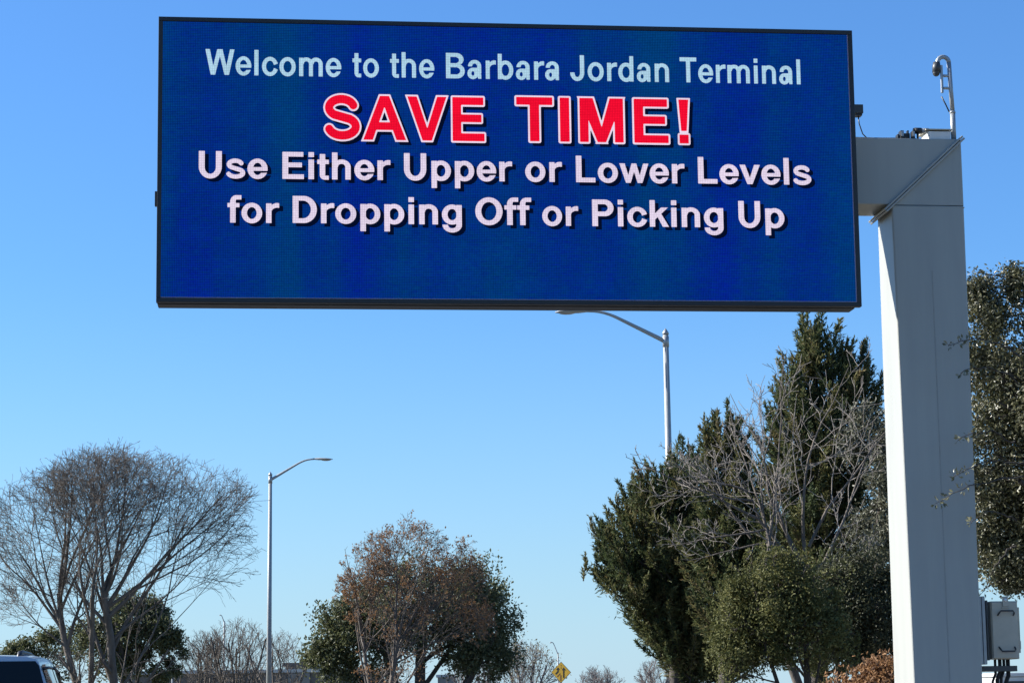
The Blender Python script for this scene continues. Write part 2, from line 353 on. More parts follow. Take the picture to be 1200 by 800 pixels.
G = {
 ' ': (278, None),
 'l': (278, Bx(72, 0, 209, 716)),
 'i': (278, U(Bx(72, 0, 209, 519), Bx(72, 589, 209, 716))),
 'I': (278, Bx(68, 0, 213, 716)),
 'o': (611, ring(305, 259, 265, 271, 126, 158)),
 'O': (778, ring(388, 358, 348, 370, 196, 246)),
 'D': (722, SUB(U(Bx(72, 0, 345, 716), I(El(345, 358, 336, 358), HX(340, 1))), U(Bx(217, 121, 333, 595), I(El(325, 358, 206, 237), HX(300, 1))))),
 'P': (667, U(Bx(72, 0, 217, 716), SUB(U(Bx(72, 270, 395, 716), I(El(395, 493, 232, 223), HX(394, 1))), U(Bx(217, 391, 384, 595), I(El(380, 493, 98, 102), HX(350, 1)))))),
 'B': (722, SUB(U(Bx(72, 0, 217, 716), Bx(72, 360, 405, 716), I(El(405, 535, 237, 181), HX(404, 1)), Bx(72, 0, 420, 405), I(El(420, 206, 258, 206), HX(419, 1))),
      U(Bx(217, 430, 374, 597), I(El(370, 513.5, 120, 83.5), HX(340, 1)), Bx(217, 119, 399, 311), I(El(395, 215, 132, 96), HX(365, 1))))),
 'U': (722, U(Bx(72, 290, 217, 716), Bx(505, 290, 650, 716), I(ring(361, 300, 289, 312, 144, 190), HY(300.5, -1)))),
 'E': (667, U(Bx(73, 0, 218, 716), Bx(73, 595, 604, 716), Bx(73, 312, 568, 432), Bx(73, 0, 618, 121))),
 'L': (611, U(Bx(73, 0, 218, 712), Bx(73, 0, 582, 121))),
 'T': (611, U(Bx(233, 0, 378, 716), Bx(21, 595, 590, 716))),
 'A': (722, SUB(Po((0, 0), (285, 716), (438, 716), (724, 0)), Po((121.6, -100), (215, 163), (503, 163), (602.8, -100)), Po((262, 284), (360, 549), (457, 284)))),
 'V': (667, SUB(Po((0, 716), (256, 0), (411, 0), (667, 716)), Po((105.1, 866), (336, 186), (561.7, 866)))),
 'W': (944, U(Po((4, 716), (152, 716), (325, 0), (178, 0)), Po((190, 0), (325, 0), (530, 716), (386, 716)),
      Po((940, 716), (792, 716), (619, 0), (766, 0)), Po((754, 0), (619, 0), (414, 716), (558, 716)))),
 'M': (833, U(Bx(71, 0, 205, 716), Bx(629, 0, 763, 716), Po((71, 716), (280, 716), (482, 0), (352, 0)), Po((763, 716), (554, 716), (352, 0), (482, 0)))),
 'J': (556, U(Bx(345, 220, 490, 716), I(ring(258, 230, 232, 242, 87, 125), HY(231, -1)))),
 'S': (667, sd_path(s_path((325, 515), (212, 141), (337, 209), (232, 148)), 67)),
 's': (556, sd_path(s_path((272, 372), (160, 96), (282, 146), (186, 100)), 56)),
 'c': (556, SUB(ring(300, 259, 262, 271, 124, 158), Po((310, 259), (760, 410), (760, 105)))),
 'e': (556, SUB(U(ring(283, 259, 254, 271, 116, 164), I(El(283, 259, 254, 271), Bx(140, 208, 600, 302))), Po((300, 208), (640, 208), (640, 165), (390, 150), (330, 165)))),
 'a': (556, U(I(ring(272, 352, 214, 179, 76, 72), HY(345, 1)), Bx(348, 150, 486, 352), Po((348, 180), (486, 180), (486, 110), (520, 0), (380, 0), (348, 110)),
      ring(212, 150, 177, 162, 44, 62), I(Bx(212, 212, 420, 312), HX(212, 1)))),
 'n': (611, U(Bx(66, 0, 203, 519), Bx(406, 0, 543, 335), I(ring(310, 330, 233, 201, 96, 90), HY(329, 1), HX(120, 1)))),
 'h': (611, U(Bx(66, 0, 203, 716), Bx(406, 0, 543, 335), I(ring(310, 330, 233, 201, 96, 90), HY(329, 1), HX(120, 1)))),
 'm': (889, U(Bx(63, 0, 200, 519), Bx(377, 0, 514, 345), I(ring(298, 340, 216, 191, 79, 80), HY(339, 1), HX(110, 1)),
      Bx(690, 0, 827, 345), I(ring(611, 340, 216, 191, 79, 80), HY(339, 1), HX(420, 1)))),
 'r': (389, U(Bx(66, 0, 203, 519), I(ring(352, 300, 215, 231, 149, 108), HY(320, 1), HX(400, -1)))),
 't': (333, U(Bx(84, 110, 221, 670), Bx(18, 408, 314, 519), I(ring(214, 120, 130, 130, 2, 22), HY(121, -1), HX(215, -1)), Bx(213, -10, 312, 98))),
 'f': (333, U(Bx(80, 0, 217, 560), Bx(8, 410, 315, 519), I(ring(240, 555, 160, 173, 24, 62), HY(554, 1), HX(241, -1)), Bx(239, 617, 365, 728))),
 'b': (611, U(Bx(66, 0, 203, 716), I(ring(313, 259, 258, 271, 118, 158), HX(66, 1)))),
 'd': (611, U(Bx(408, 0, 545, 716), I(ring(298, 259, 258, 271, 118, 158), HX(545, -1)))),
 'p': (611, U(Bx(66, -198, 203, 519), I(ring(313, 259, 258, 271, 118, 158), HX(66, 1)))),
 'g': (611, U(I(ring(298, 265, 258, 266, 118, 152), HX(545, -1)), Bx(408, -20, 545, 519), I(ring(299, -10, 246, 200, 108, 92), HY(-9, -1)))),
 'k': (556, U(Bx(66, 0, 203, 716), Po((190, 185), (190, 345), (365, 519), (538, 519)), Po((262, 290), (345, 385), (563, 0), (405, 0)))),
 'v': (556, SUB(Po((8, 519), (208, 0), (342, 0), (548, 519)), Po((103.2, 671), (277, 165), (452.3, 671)))),
 'w': (778, U(Po((5, 519), (142, 519), (296, 0), (172, 0)), Po((180, 0), (296, 0), (452, 519), (328, 519)), Po((773, 519), (636, 519), (482, 0), (606, 0)), Po((598, 0), (482, 0), (326, 519), (450, 519)))),
 '!': (333, U(Po((92, 716), (246, 716), (212, 205), (128, 205)), Bx(98, 0, 240, 137))),
}
def word_field(word, track=0.0, step=11.0, pad=130):
    w = sum(G[c][0] + track for c in word)
    xs = np.arange(-pad, w + pad, step); ys = np.arange(-230 - pad, 760 + pad, step)
    X, Y = np.meshgrid(xs, ys); D = np.full(X.shape, 1e3); x = 0.0
    for c in word:
        D = np.minimum(D, G[c][1](X - x, Y)); x += G[c][0] + track
    return xs, ys, D
def contours(xs, ys, D, lev):
    Z = lev - D       # > 0 inside
    Z = np.where(np.abs(Z) < 1e-6, 1e-6, Z)
    ny, nx = Z.shape; segs = {}
    B = Z > 0
    code = B[:-1, :-1] * 1 + B[:-1, 1:] * 2 + B[1:, 1:] * 4 + B[1:, :-1] * 8
    T = {1: [('l', 'b')], 2: [('b', 'r')], 3: [('l', 'r')], 4: [('r', 't')], 5: [('l', 't'), ('r', 'b')], 6: [('b', 't')], 7: [('l', 't')],
         8: [('t', 'l')], 9: [('t', 'b')], 10: [('t', 'r'), ('b', 'l')], 11: [('t', 'r')], 12: [('r', 'l')], 13: [('r', 'b')], 14: [('b', 'l')]}
    P = {}
    def key(j, i, s):
        if s == 'b': return ('h', j, i)
        if s == 't': return ('h', j + 1, i)
        if s == 'l': return ('v', j, i)
        return ('v', j, i + 1)
    def pos(k):
        if k in P: return P[k]
        o, j, i = k
        if o == 'h':
            t = Z[j, i] / (Z[j, i] - Z[j, i + 1]); p = (xs[i] + t * (xs[i + 1] - xs[i]), ys[j])
        else:
            t = Z[j, i] / (Z[j, i] - Z[j + 1, i]); p = (xs[i], ys[j] + t * (ys[j + 1] - ys[j]))
        P[k] = p; return p
    for j, i in zip(*np.nonzero((code > 0) & (code < 15))):
        for a, b in T[int(code[j, i])]: segs[key(j, i, a)] = key(j, i, b)
    loops = []
    while segs:
        s0, k = segs.popitem(); lp = [s0]
        while k != s0 and k in segs:
            lp.append(k); k = segs.pop(k)
        if len(lp) > 5: loops.append([pos(q) for q in lp])
    return loops
def outline_mesh(loops):
    cu = bpy.data.curves.new('outline', 'CURVE'); cu.dimensions = '2D'; cu.fill_mode = 'FRONT'
    for lp in loops:
        # drop points on straight runs
        q = []
        n = len(lp)
        for i in range(n):
            a = lp[i - 1]; b = lp[i]; c = lp[(i + 1) % n]
            if abs((b[0] - a[0]) * (c[1] - b[1]) - (b[1] - a[1]) * (c[0] - b[0])) > 1e-9 * 1: q.append(b)
        if len(q) < 3: continue
        s = cu.splines.new('POLY'); s.points.add(len(q) - 1); s.use_cyclic_u = True
        for p, (x, y) in zip(s.points, q): p.co = (x, y, 0, 1)
    o = bpy.data.objects.new('outline', cu); COL.objects.link(o)
    me = bpy.data.meshes.new_from_object(o)
    v = [tuple(p.co) for p in me.vertices]; f = [tuple(p.vertices) for p in me.polygons]
    bpy.data.objects.remove(o); bpy.data.curves.remove(cu); bpy.data.meshes.remove(me)
    return v, f

# ------------------------------------------------------------------ LED message board
YAW = 0.10937
SW, SH = 6.8169, 2.7843
SC = Vector((0.03803, 21.0, 6.7339))            # centre of the board's front
RZ = Matrix.Rotation(YAW, 4, 'Z')
SIGN_M = Matrix.Translation(SC) @ RZ
SIGN_I = SIGN_M.inverted()
def on_plane(px, py, yoff):
    """where the sight line of a photo point meets the plane yoff behind the board's face (board coordinates)"""
    o = SIGN_I @ EYE; d = SIGN_I.to_3x3() @ ray(px, py)
    t = (yoff - o.y) / d.y; p = o + d * t
    return p.x, p.z

board = empty('message_board', SC, YAW, label='huge black framed electronic message board glowing blue with white and red lettering', cat='message board')
hw, hh = SW / 2, SH / 2
fr = 0.042
c = MB(); c.box(-hw + .004, .03, -hh + .004, hw - .04, .29, hh - .004)
c.build('cabinet', M['black'], board, bevel=.006)
c = MB()
c.box(-hw, -.03, hh - fr, hw, .05, hh); c.box(-hw, -.03, -hh, hw, .05, -hh + fr)
c.box(-hw, -.0295, -hh + fr, -hw + fr, .0495, hh - fr); c.box(hw - fr, -.0295, -hh + fr, hw, .0495, hh - fr)
c.build('frame', M['black'], board, bevel=.004)
c = MB(); c.box(-hw + .01, .06, -hh - .006, hw - .05, .27, -hh + .003); c.build('bottom_rail', M['black'], board, bevel=.002)
c = MB(); c.box(-hw - .022, -.01, -.46, -hw - .001, .05, -.32); c.build('latch', M['black'], board, bevel=.003)
c = MB()
c.box(hw - fr - .010, -.020, -hh + fr, hw - fr - .001, -.004, hh - fr); c.box(-hw + fr, -.020, -hh + fr + .001, hw - fr - .010, -.004, -hh + fr + .008)
c.build('inner_edge_highlight', surf('painted_edge_highlight', (.30, .26, .36), rough=.5), board)  # added strips, coloured as light caught on the bezel's inner return
c = MB(); c.box(-hw + fr, -.012, -hh + fr, hw - fr, .03, hh - fr)
screen = c.build('screen', M['led_blue'], board)

def lettering(words, layers, rise, name='lettering', track=0.0):
    """words: (text, x0, x1, baseline y at x0, baseline y at x1, cap height px) in photo pixels on the screen"""
    V = []; Fc = []; MI = []
    for (t, x0, x1, yb0, yb1, cap) in words:
        xs, ys, D = word_field(t, track)
        ink0 = contours(xs, ys, D, 0.0)
        mn = min(p[0] for l in ink0 for p in l); mx = max(p[0] for l in ink0 for p in l)
        a = on_plane(x0, yb0, 0); b = on_plane(x1, yb1, 0); e = on_plane((x0 + x1) / 2, (yb0 + yb1) / 2 - cap, 0)
        zb = (a[1] + b[1]) / 2
        sx = (b[0] - a[0]) / (mx - mn); sz = (e[1] - zb) / 716.0
        for mi, (lev, dx, dz, dep) in enumerate(layers):
            v, f = outline_mesh(contours(xs, ys, D, lev))
            n = len(V)
            V += [(a[0] + (q[0] - mn) * sx + dx, dep, zb + q[1] * sz + dz) for q in v]
            Fc += [tuple(reversed([n + i for i in p])) for p in f]; MI += [mi] * len(f)
    me = bpy.data.meshes.new(name); me.from_pydata(V, [], Fc); me.polygons.foreach_set('material_index', MI); me.update()
    return me
L1 = [('Welcome', 240.5, 400, 88.2, 91, 30), ('to', 413, 444, 91, 91.5, 30), ('the', 457, 509, 91.5, 92.5, 30), ('Barbara', 522.5, 655, 92.6, 95, 30),
      ('Jordan', 668, 784, 95.2, 97.3, 30), ('Terminal', 796.5, 938, 97.4, 99.7, 29.5)]
L2 = [('SAVE', 381, 567.5, 164.4, 165.3, 51), ('TIME!', 605.5, 807, 166.2, 168.2, 51)]
L3 = [('Use', 233, 313.5, 209, 210, 31.5), ('Either', 331, 457.5, 210.2, 211.6, 31.5), ('Upper', 473.5, 600, 211.8, 213, 31.5), ('or', 615.5, 658.5, 213, 214, 31.5),
      ('Lower', 675, 802, 214, 215.5, 31), ('Levels', 818, 950.5, 215.6, 217, 31)]
L4 = [('for', 266.5, 327, 261.3, 261.8, 31.5), ('Dropping', 343, 541, 262, 263.4, 31.5), ('Off', 557, 622.5, 263.5, 264.5, 31.5), ('or', 635.5, 677.5, 264.8, 265.3, 31),
      ('Picking', 694, 847.5, 265.6, 266.8, 31), ('Up', 865.5, 919, 267, 267.6, 31)]
link('lettering', lettering(L1, [(-3, 0, 0, -.016)], 0), [M['led_cyan']], screen)
for W_ in L2: link('lettering', lettering([W_], [(22, .038, -.035, -.0145), (31, 0, 0, -.0165), (3, 0, 0, -.0185)], 0, track=34), [M['led_dark'], M['led_edge'], M['led_red']], screen)
for L in (L3, L4):
    link('lettering', lettering(L, [(9, .035, -.03, -.0145), (2, 0, 0, -.0165)], 0), [M['led_dark'], M['led_white']], screen)

# ------------------------------------------------------------------ gantry (post and arm)
gantry = empty('sign_gantry', SIGN_M @ Vector((on_plane(1110, 800, .5)[0], .6, -SC.z)), YAW, label='grey painted steel gantry, square post with mitred arm holding the message board', cat='sign gantry')
GI = (Matrix.Translation(gantry.location) @ RZ).inverted() @ SIGN_M     # board coords -> gantry coords
def g(p): return GI @ Vector(p)
YF, YB = .50, 1.04                      # front and back planes of the arm
xr, ztop = on_plane(1126.5, 163, YF)
xl_post, _ = on_plane(1045.5, 257, YF)
_, zbot = on_plane(1015, 239.5, YF)
x_mit = xl_post                          # mitre runs from (xr, ztop) to (x_mit, zbot)
c = MB()
x_in = -1.5
pts = [(x_in, YF, zbot), (x_mit, YF, zbot), (x_mit, YB, zbot), (x_in, YB, zbot), (x_in, YF, ztop), (xr, YF, ztop), (xr, YB, ztop), (x_in, YB, ztop)]
c.hexa([g(p) for p in pts]); c.build('arm', M['paint'], gantry, bevel=.012)
# post: front face leans forward a little toward the ground
xlb, zlow = on_plane(1071, 800, YF - .14); xrb, _ = on_plane(1152, 800, YF - .14)
k = (-SC.z - zbot) / (zlow - zbot)
xl0 = xl_post + (xlb - xl_post) * k; xr0 = xr + (xrb - xr) * k; yf0 = YF - .14 * k; yb0 = YB + .03
zg = -SC.z - .3
kk = (zg - zbot) / (zlow - zbot)
def lerp(a, b, t): return a + (b - a) * t
X0, X1, Y0 = lerp(xl_post, xlb, kk), lerp(xr, xrb, kk), lerp(YF, YF - .14, kk)
c = MB()
c.hexa([g(p) for p in [(X0, Y0, zg), (X1, Y0, zg), (X1, yb0, zg), (X0, yb0, zg), (x_mit, YF, zbot), (xr, YF, zbot), (xr, YB, zbot), (x_mit, YB, zbot)]])
c.add([g(p) for p in [(x_mit, YF, zbot), (xr, YF, zbot), (xr, YF, ztop), (x_mit, YB, zbot), (xr, YB, zbot), (xr, YB, ztop)]],
      [(0, 1, 2), (5, 4, 3), (1, 4, 5, 2), (0, 2, 5, 3)])
c.build('post', M['paint'], gantry, bevel=.02, seg=3)
# mitre flange plates standing proud of the box all round
dv = Vector((xr - x_mit, 0, ztop - zbot)); dl = dv.length; dv.normalize()
ang = math.atan2(dv.z, dv.x)
mm = GI @ Matrix.Translation(Vector((x_mit, 0, zbot))) @ Matrix.Rotation(-ang, 4, 'Y')
for nm, off in (('mitre_flange', .002), ('mitre_flange', -.024)):
    c = MB(); c.box(-.10, YF - .035, off, dl + .02, YB + .035, off + .020, mm); c.build(nm, M['paint'], gantry, bevel=.004)
# weld line round the post under the mitre, splice line on the front
def fx(t, s): return lerp(x_mit, X0, t) if s < 0 else lerp(xr, X1, t)
c = MB(); zz = .012; t = zz / (zbot - zg)
c.hexa([g(p) for p in [(x_mit + .0, YF - .0025, zbot - .026), (xr + .003, YF - .0025, zbot - .026), (xr + .003, YB, zbot - .03), (x_mit, YB, zbot - .03),
                       (x_mit + .0, YF - .0025, zbot - .014), (xr + .003, YF - .0025, zbot - .014), (xr + .003, YB, zbot - .012), (x_mit, YB, zbot - .012)]])
c.build('weld_collar', M['paint'], gantry, bevel=.003)
c = MB()
ta = .16; tb = 1.0
for (t0, t1) in ((.10, .98),):
    xm0 = lerp(fx(t0, -1), fx(t0, 1), .52); xm1 = lerp(fx(t1, -1), fx(t1, 1), .52)
    z0 = lerp(zbot, zg, t0); z1 = lerp(zbot, zg, t1); ya = lerp(YF, Y0, t0); yb_ = lerp(YF, Y0, t1)
    c.hexa([g(p) for p in [(xm1 - .004, yb_ - .003, z1), (xm1 + .004, yb_ - .003, z1), (xm1 + .004, yb_ + .02, z1), (xm1 - .004, yb_ + .02, z1),
                           (xm0 - .004, ya - .003, z0), (xm0 + .004, ya - .003, z0), (xm0 + .004, ya + .02, z0), (xm0 - .004, ya + .02, z0)]])
c.build('weld_seam', M['seam'], gantry)
c = MB(); c.box(X0 - .3, Y0 - .3, -SC.z - .2, X1 + .3, yb0 + .3, -SC.z + .16, GI); c.build('footing', M['concrete'], gantry, bevel=.03)
# conduit down the right side with clamps
c = MB(); cxp = []
for t in (.0, .35, .7, .985): cxp.append(g((fx(t, 1) + .016, YF + .18, lerp(zbot + .62, zg, t))))
c.tube(cxp, .013, 8); c.build('conduit', M['galv'], gantry)
for zc in (.66, .60, .54, .05, .30):
    c = MB(); t = max(0, -zc) ; c.box(xr + .002, YF + .14, zbot + zc, xr + .038, YF + .22, zbot + zc + .03, GI); c.build('clamp', M['darksteel'], gantry)
# brackets between arm and board
for bxp in (-1.2, .6, 2.4, 3.2):
    c = MB(); c.box(bxp - .05, .292, zbot - .25, bxp + .05, .497, ztop + .05, GI); c.build('bracket', M['galv'], gantry)
# cable lying along the top of the arm
c = MB(); c.tube([g((x, YF + .10 + .01 * math.sin(7 * x), ztop + .017)) for x in np.linspace(2.6, xr - .55, 14)], .014, 6); c.build('cable', M['black'], gantry)

ROOT_TOP = SIGN_M
def sm(p): return SIGN_M @ Vector(p)
def sign_box(mb, x0, y0, z0, x1, y1, z1, inv): mb.box(x0, y0, z0, x1, y1, z1, inv)

# -- camera mast at the corner
xm, _ = on_plane(1117.5, 160, YF + .10)
zm = ztop
mast = empty('camera_mast', sm((xm, YF + .10, zm)), YAW, label="slim galvanised mast with a hooked top on the gantry's corner", cat='camera mast')
s_ = 21.8 / F
top = (160 - 54) * s_; rad = 7.0 * s_
c = MB(); c.tube([(0, 0, 0), (-.0, 0, top * .34)], .027, 12); c.tube([(0, 0, top * .34), (-.018, 0, top - rad)], .023, 12); c.build('pole', M['galv'], mast)
c = MB(); c.tube([(-.001, 0, top * .33), (-.001, 0, top * .355)], .031, 12); c.build('collar', M['galv'], mast)
c = MB()
arc = [(-.018 - rad + rad * math.cos(a), 0, top - rad + rad * math.sin(a)) for a in np.linspace(0, math.pi * .96, 10)]
c.tube(arc + [(-.018 - 2 * rad - .0, 0, top - rad - .05)], .023, 12); c.build('gooseneck', M['galv'], mast)
c = MB(); c.tube([(-.018 - 2 * rad - .012, 0, top - rad - .0), (-.018 - 2 * rad - .014, 0, top - rad - .05), (-.018 - 2 * rad - .02, 0, top - rad - .11)], [.034, .044, .040], 14)
c.ball((-.018 - 2 * rad - .02, 0, top - rad - .11), .038, .038, .04); c.build('dome_camera', M['darksteel'], mast)
c = MB(); c.box(-.112, -.015, top - .38, -.088, .015, top - .09); c.build('bracket_plate', M['galv'], mast, bevel=.004)
for q in (.20, .33):
    c = MB(); c.box(-.087, -.02, top - q - .010, .004, .02, top - q + .010); c.build('clamp', M['galv'], mast, bevel=.003)
c = MB(); c.tube([(-.11, 0, top - .42), (-.07, .0, top - .5), (-.035, 0, top - .58)], .007, 6); c.build('cable', M['black'], mast)
# -- low equipment box on the arm
xa, _ = on_plane(1089, 160, YF + .07); xb, _ = on_plane(1113, 160, YF + .07)
eb = empty('equipment_box', sm(((xa + xb) / 2, YF + .16, ztop)), YAW, label='low pale metal box lying on the arm beside the hooked mast', cat='equipment box')
w = (xb - xa) / 2
c = MB(); c.hexa([(-w, -.12, 0), (w, -.12, 0), (w, .14, 0), (-w, .14, 0), (-w - .02, -.13, .085), (w, -.13, .085), (w, .14, .095), (-w - .02, .14, .095)]); c.build('body', M['white'], eb, bevel=.004)
c = MB(); c.box(-w - .05, -.145, .096, w + .012, .15, .108); c.build('lid', M['cabinet'], eb, bevel=.002)
# -- little camera on the arm
xc, zc = on_plane(1077, 153.5, YF + .07)
cam1 = empty('surveillance_camera', sm((xc, YF + .07, ztop)), YAW, label='small black and silver tube camera on top of the gantry arm', cat='camera')
hz = max(zc - ztop, .06)
c = MB(); c.tube([(-.05, 0, hz), (.02, 0, hz)], .032, 14); c.build('body', M['black'], cam1)
c = MB(); c.tube([(.021, 0, hz), (.10, 0, hz + .008)], [.027, .022], 14); c.build('tail_fitting', M['galv'], cam1)
c = MB(); c.tube([(-.01, .02, .0), (-.01, .02, hz - .02)], .012, 8); c.build('stand', M['darksteel'], cam1)
c = MB(); c.tube([(-.0505, 0, hz), (-.062, 0, hz)], [.026, .028], 14); c.build('lens', M['glass'], cam1)
# -- cluster of small detectors
for i, (px0, px1, h, d, lab) in enumerate([(1051.5, 1053.5, 7, .02, 'shortest black stub detector at the left end of the arm top cluster'),
                                       (1054.5, 1058.5, 11, .0, 'pale faced square detector beside the shortest stub on the arm'),
                                       (1060, 1067.5, 13, .06, 'widest black detector with an upright fin on the arm'),
                                       (1068.5, 1071.5, 11, .0, 'narrow grey faced detector next to the tube camera')]):
    x0, _ = on_plane(px0, 160, YF + .07); x1, _ = on_plane(px1, 160, YF + .07)
    dt = empty('vehicle_detector', sm(((x0 + x1) / 2, YF + .07 + d, ztop)), YAW, label=lab, cat='detector', group='small detectors on top of the gantry arm')
    w = (x1 - x0) / 2; h = h * s_
    c = MB(); c.box(-w, -.03, .012, w, .05, h * (.72 if i == 2 else 1)); c.build('housing', M['black'], dt, bevel=.003)
    c = MB(); c.box(-w - .004, -.04, 0, w + .004, .06, .010); c.build('foot', M['darksteel'], dt)
    if i in (1, 3):
        c = MB(); c.box(-w * .7, -.036, h * .35, w * .7, -.0305, h * .92); c.build('face', M['galv'], dt)
    if i == 2:
        c = MB(); c.box(w * .3, -.02, h * .722, w * .75, .03, h * 1.02); c.build('fin', M['black'], dt)
# -- small floodlight box sticking out behind the board with its cable
xa, za = on_plane(1000, 134, .55); xb, zb2 = on_plane(1010, 124, .55)
fl = empty('junction_box', sm(((xa + xb) / 2, .55, za)), YAW, label='small grey box sticking out at the right edge of the message board', cat='junction box')
w = (xb - xa) / 2 ; h = zb2 - za
c = MB(); c.box(-w - .04, -.05, 0, w, .06, h); c.build('housing', M['darksteel'], fl, bevel=.004)
c = MB(); c.box(-w + .02, -.04, -.022, w - .01, .05, -.001); c.build('gland', M['black'], fl, bevel=.002)
c = MB(); c.box(-w - .25, -.01, .02, -w - .041, .03, .05); c.build('bracket', M['galv'], fl)
drop = za - ztop
c = MB(); c.tube([(-w + .05, 0, -.02), (-w + .058, 0, -drop * .4), (-w + .09, 0, -drop * .8), (-w + .13, 0, -drop + .01)], .006, 6); c.build('cable', M['black'], fl)

# -- control cabinet hung on the right of the post
YC = .62
xa, zt = on_plane(1160.5, 704, YC); xb, zb3 = on_plane(1195, 771.5, YC)
cab = empty('control_cabinet', sm(((xa + xb) / 2, YC, zb3)), YAW, label='beige grey control cabinet with two pull handles hung on the right of the gantry post', cat='control cabinet')
w = (xb - xa) / 2; H = zt - zb3
c = MB(); c.box(-w, 0, 0, w, .30, H); c.build('body', M['cabinet'], cab, bevel=.008)
c = MB(); c.box(-w + .008, -.014, .01, w - .012, -.001, H - .01); door = c.build('door', M['cabinet'], cab, bevel=.004)
for zz in (H * .79, H * .17):
    sgn = -1 if zz < H * .5 else 1
    c = MB(); c.tube([(-w * .52, -.014, zz - .02 * sgn), (-w * .50, -.05, zz), (-w * .40, -.058, zz + .022 * sgn), (w * .52, -.058, zz + .022 * sgn), (w * .62, -.05, zz), (w * .64, -.014, zz - .02 * sgn)], .0085, 8)
    c.build('handle', M['darksteel'], door)
c = MB(); c.box(-w * .16, -.03, H - .055, w * .26, -.0145, H + .045); c.box(-w * .22, -.022, H - .075, w * .36, -.0142, H - .057); c.build('hasp', M['cabinet'], cab, bevel=.003)
c = MB(); c.tube([(w * .05, -.034, H + .01), (w * .05, -.030, H + .01)], .016, 12); c.build('hasp_eye', M['white'], cab)
c = MB(); c.box(w + .001, .04, .06, w + .03, .2, H - .06); c.box(w + .03, .06, .10, w + .042, .12, .18); c.build('hinge', M['cabinet'], cab, bevel=.004)
xs0, zs0 = on_plane(1149.5, 778, YC); xs1, zs1 = on_plane(1158, 698, YC)
for (p0, p1) in ((1148.5, 1152), (1152.6, 1156.5), (1157.2, 1159.6)):
    a_, _ = on_plane(p0, 740, YC); b_, _ = on_plane(p1, 740, YC); cx_ = (xa + xb) / 2
    c = MB(); dz = .0 if p1 < 1158 else .04
    c.box(a_ - cx_, .02, zs0 - zb3 + dz, b_ - cx_, .16, zs1 - zb3 - dz); c.build('mounting_channel', M['galv'] if p1 < 1158 else M['darksteel'], cab, bevel=.004)
for (fx_, ln, r_) in ((-.6, .14, .014), (-.25, .12, .02), (.05, .10, .016), (.35, .16, .022)):
    c = MB(); c.tube([(w * fx_, .1, -.001), (w * fx_, .1, -ln), (w * fx_ - .03, .11, -ln - .08), (w * fx_ - .06, .14, -ln - 1.55)], r_, 8); c.build('cable', M['rubber'], cab)
c = MB(); c.box(-w - .09, .04, -.12, w * .9, .24, -.065); c.build('support_bracket', M['darksteel'], cab, bevel=.004)
# -- white louvred cabinet standing behind
YC2 = 1.6
xa, zt = on_plane(1167, 788, YC2)
wc = empty('power_cabinet', sm((xa + .35, YC2 + .3, -SC.z)), YAW, label='white louvred cabinet standing low behind the control cabinet', cat='power cabinet')
H = SC.z + zt
c = MB(); c.box(-.34, -.28, .1, .45, .3, H - .04); c.build('body', M['white'], wc, bevel=.008)
c = MB(); c.box(-.36, -.30, H - .038, .47, .32, H); c.build('lid', M['white'], wc, bevel=.006)
c = MB()
for q in range(5): c.box(-.24, -.288, H - .11 - q * .045, .40, -.2805, H - .085 - q * .045)
c.build('louvre', M['darksteel'], wc)
c = MB(); c.box(-.36, -.30, -.05, .47, .32, .099); c.build('plinth', M['concrete'], wc, bevel=.01)

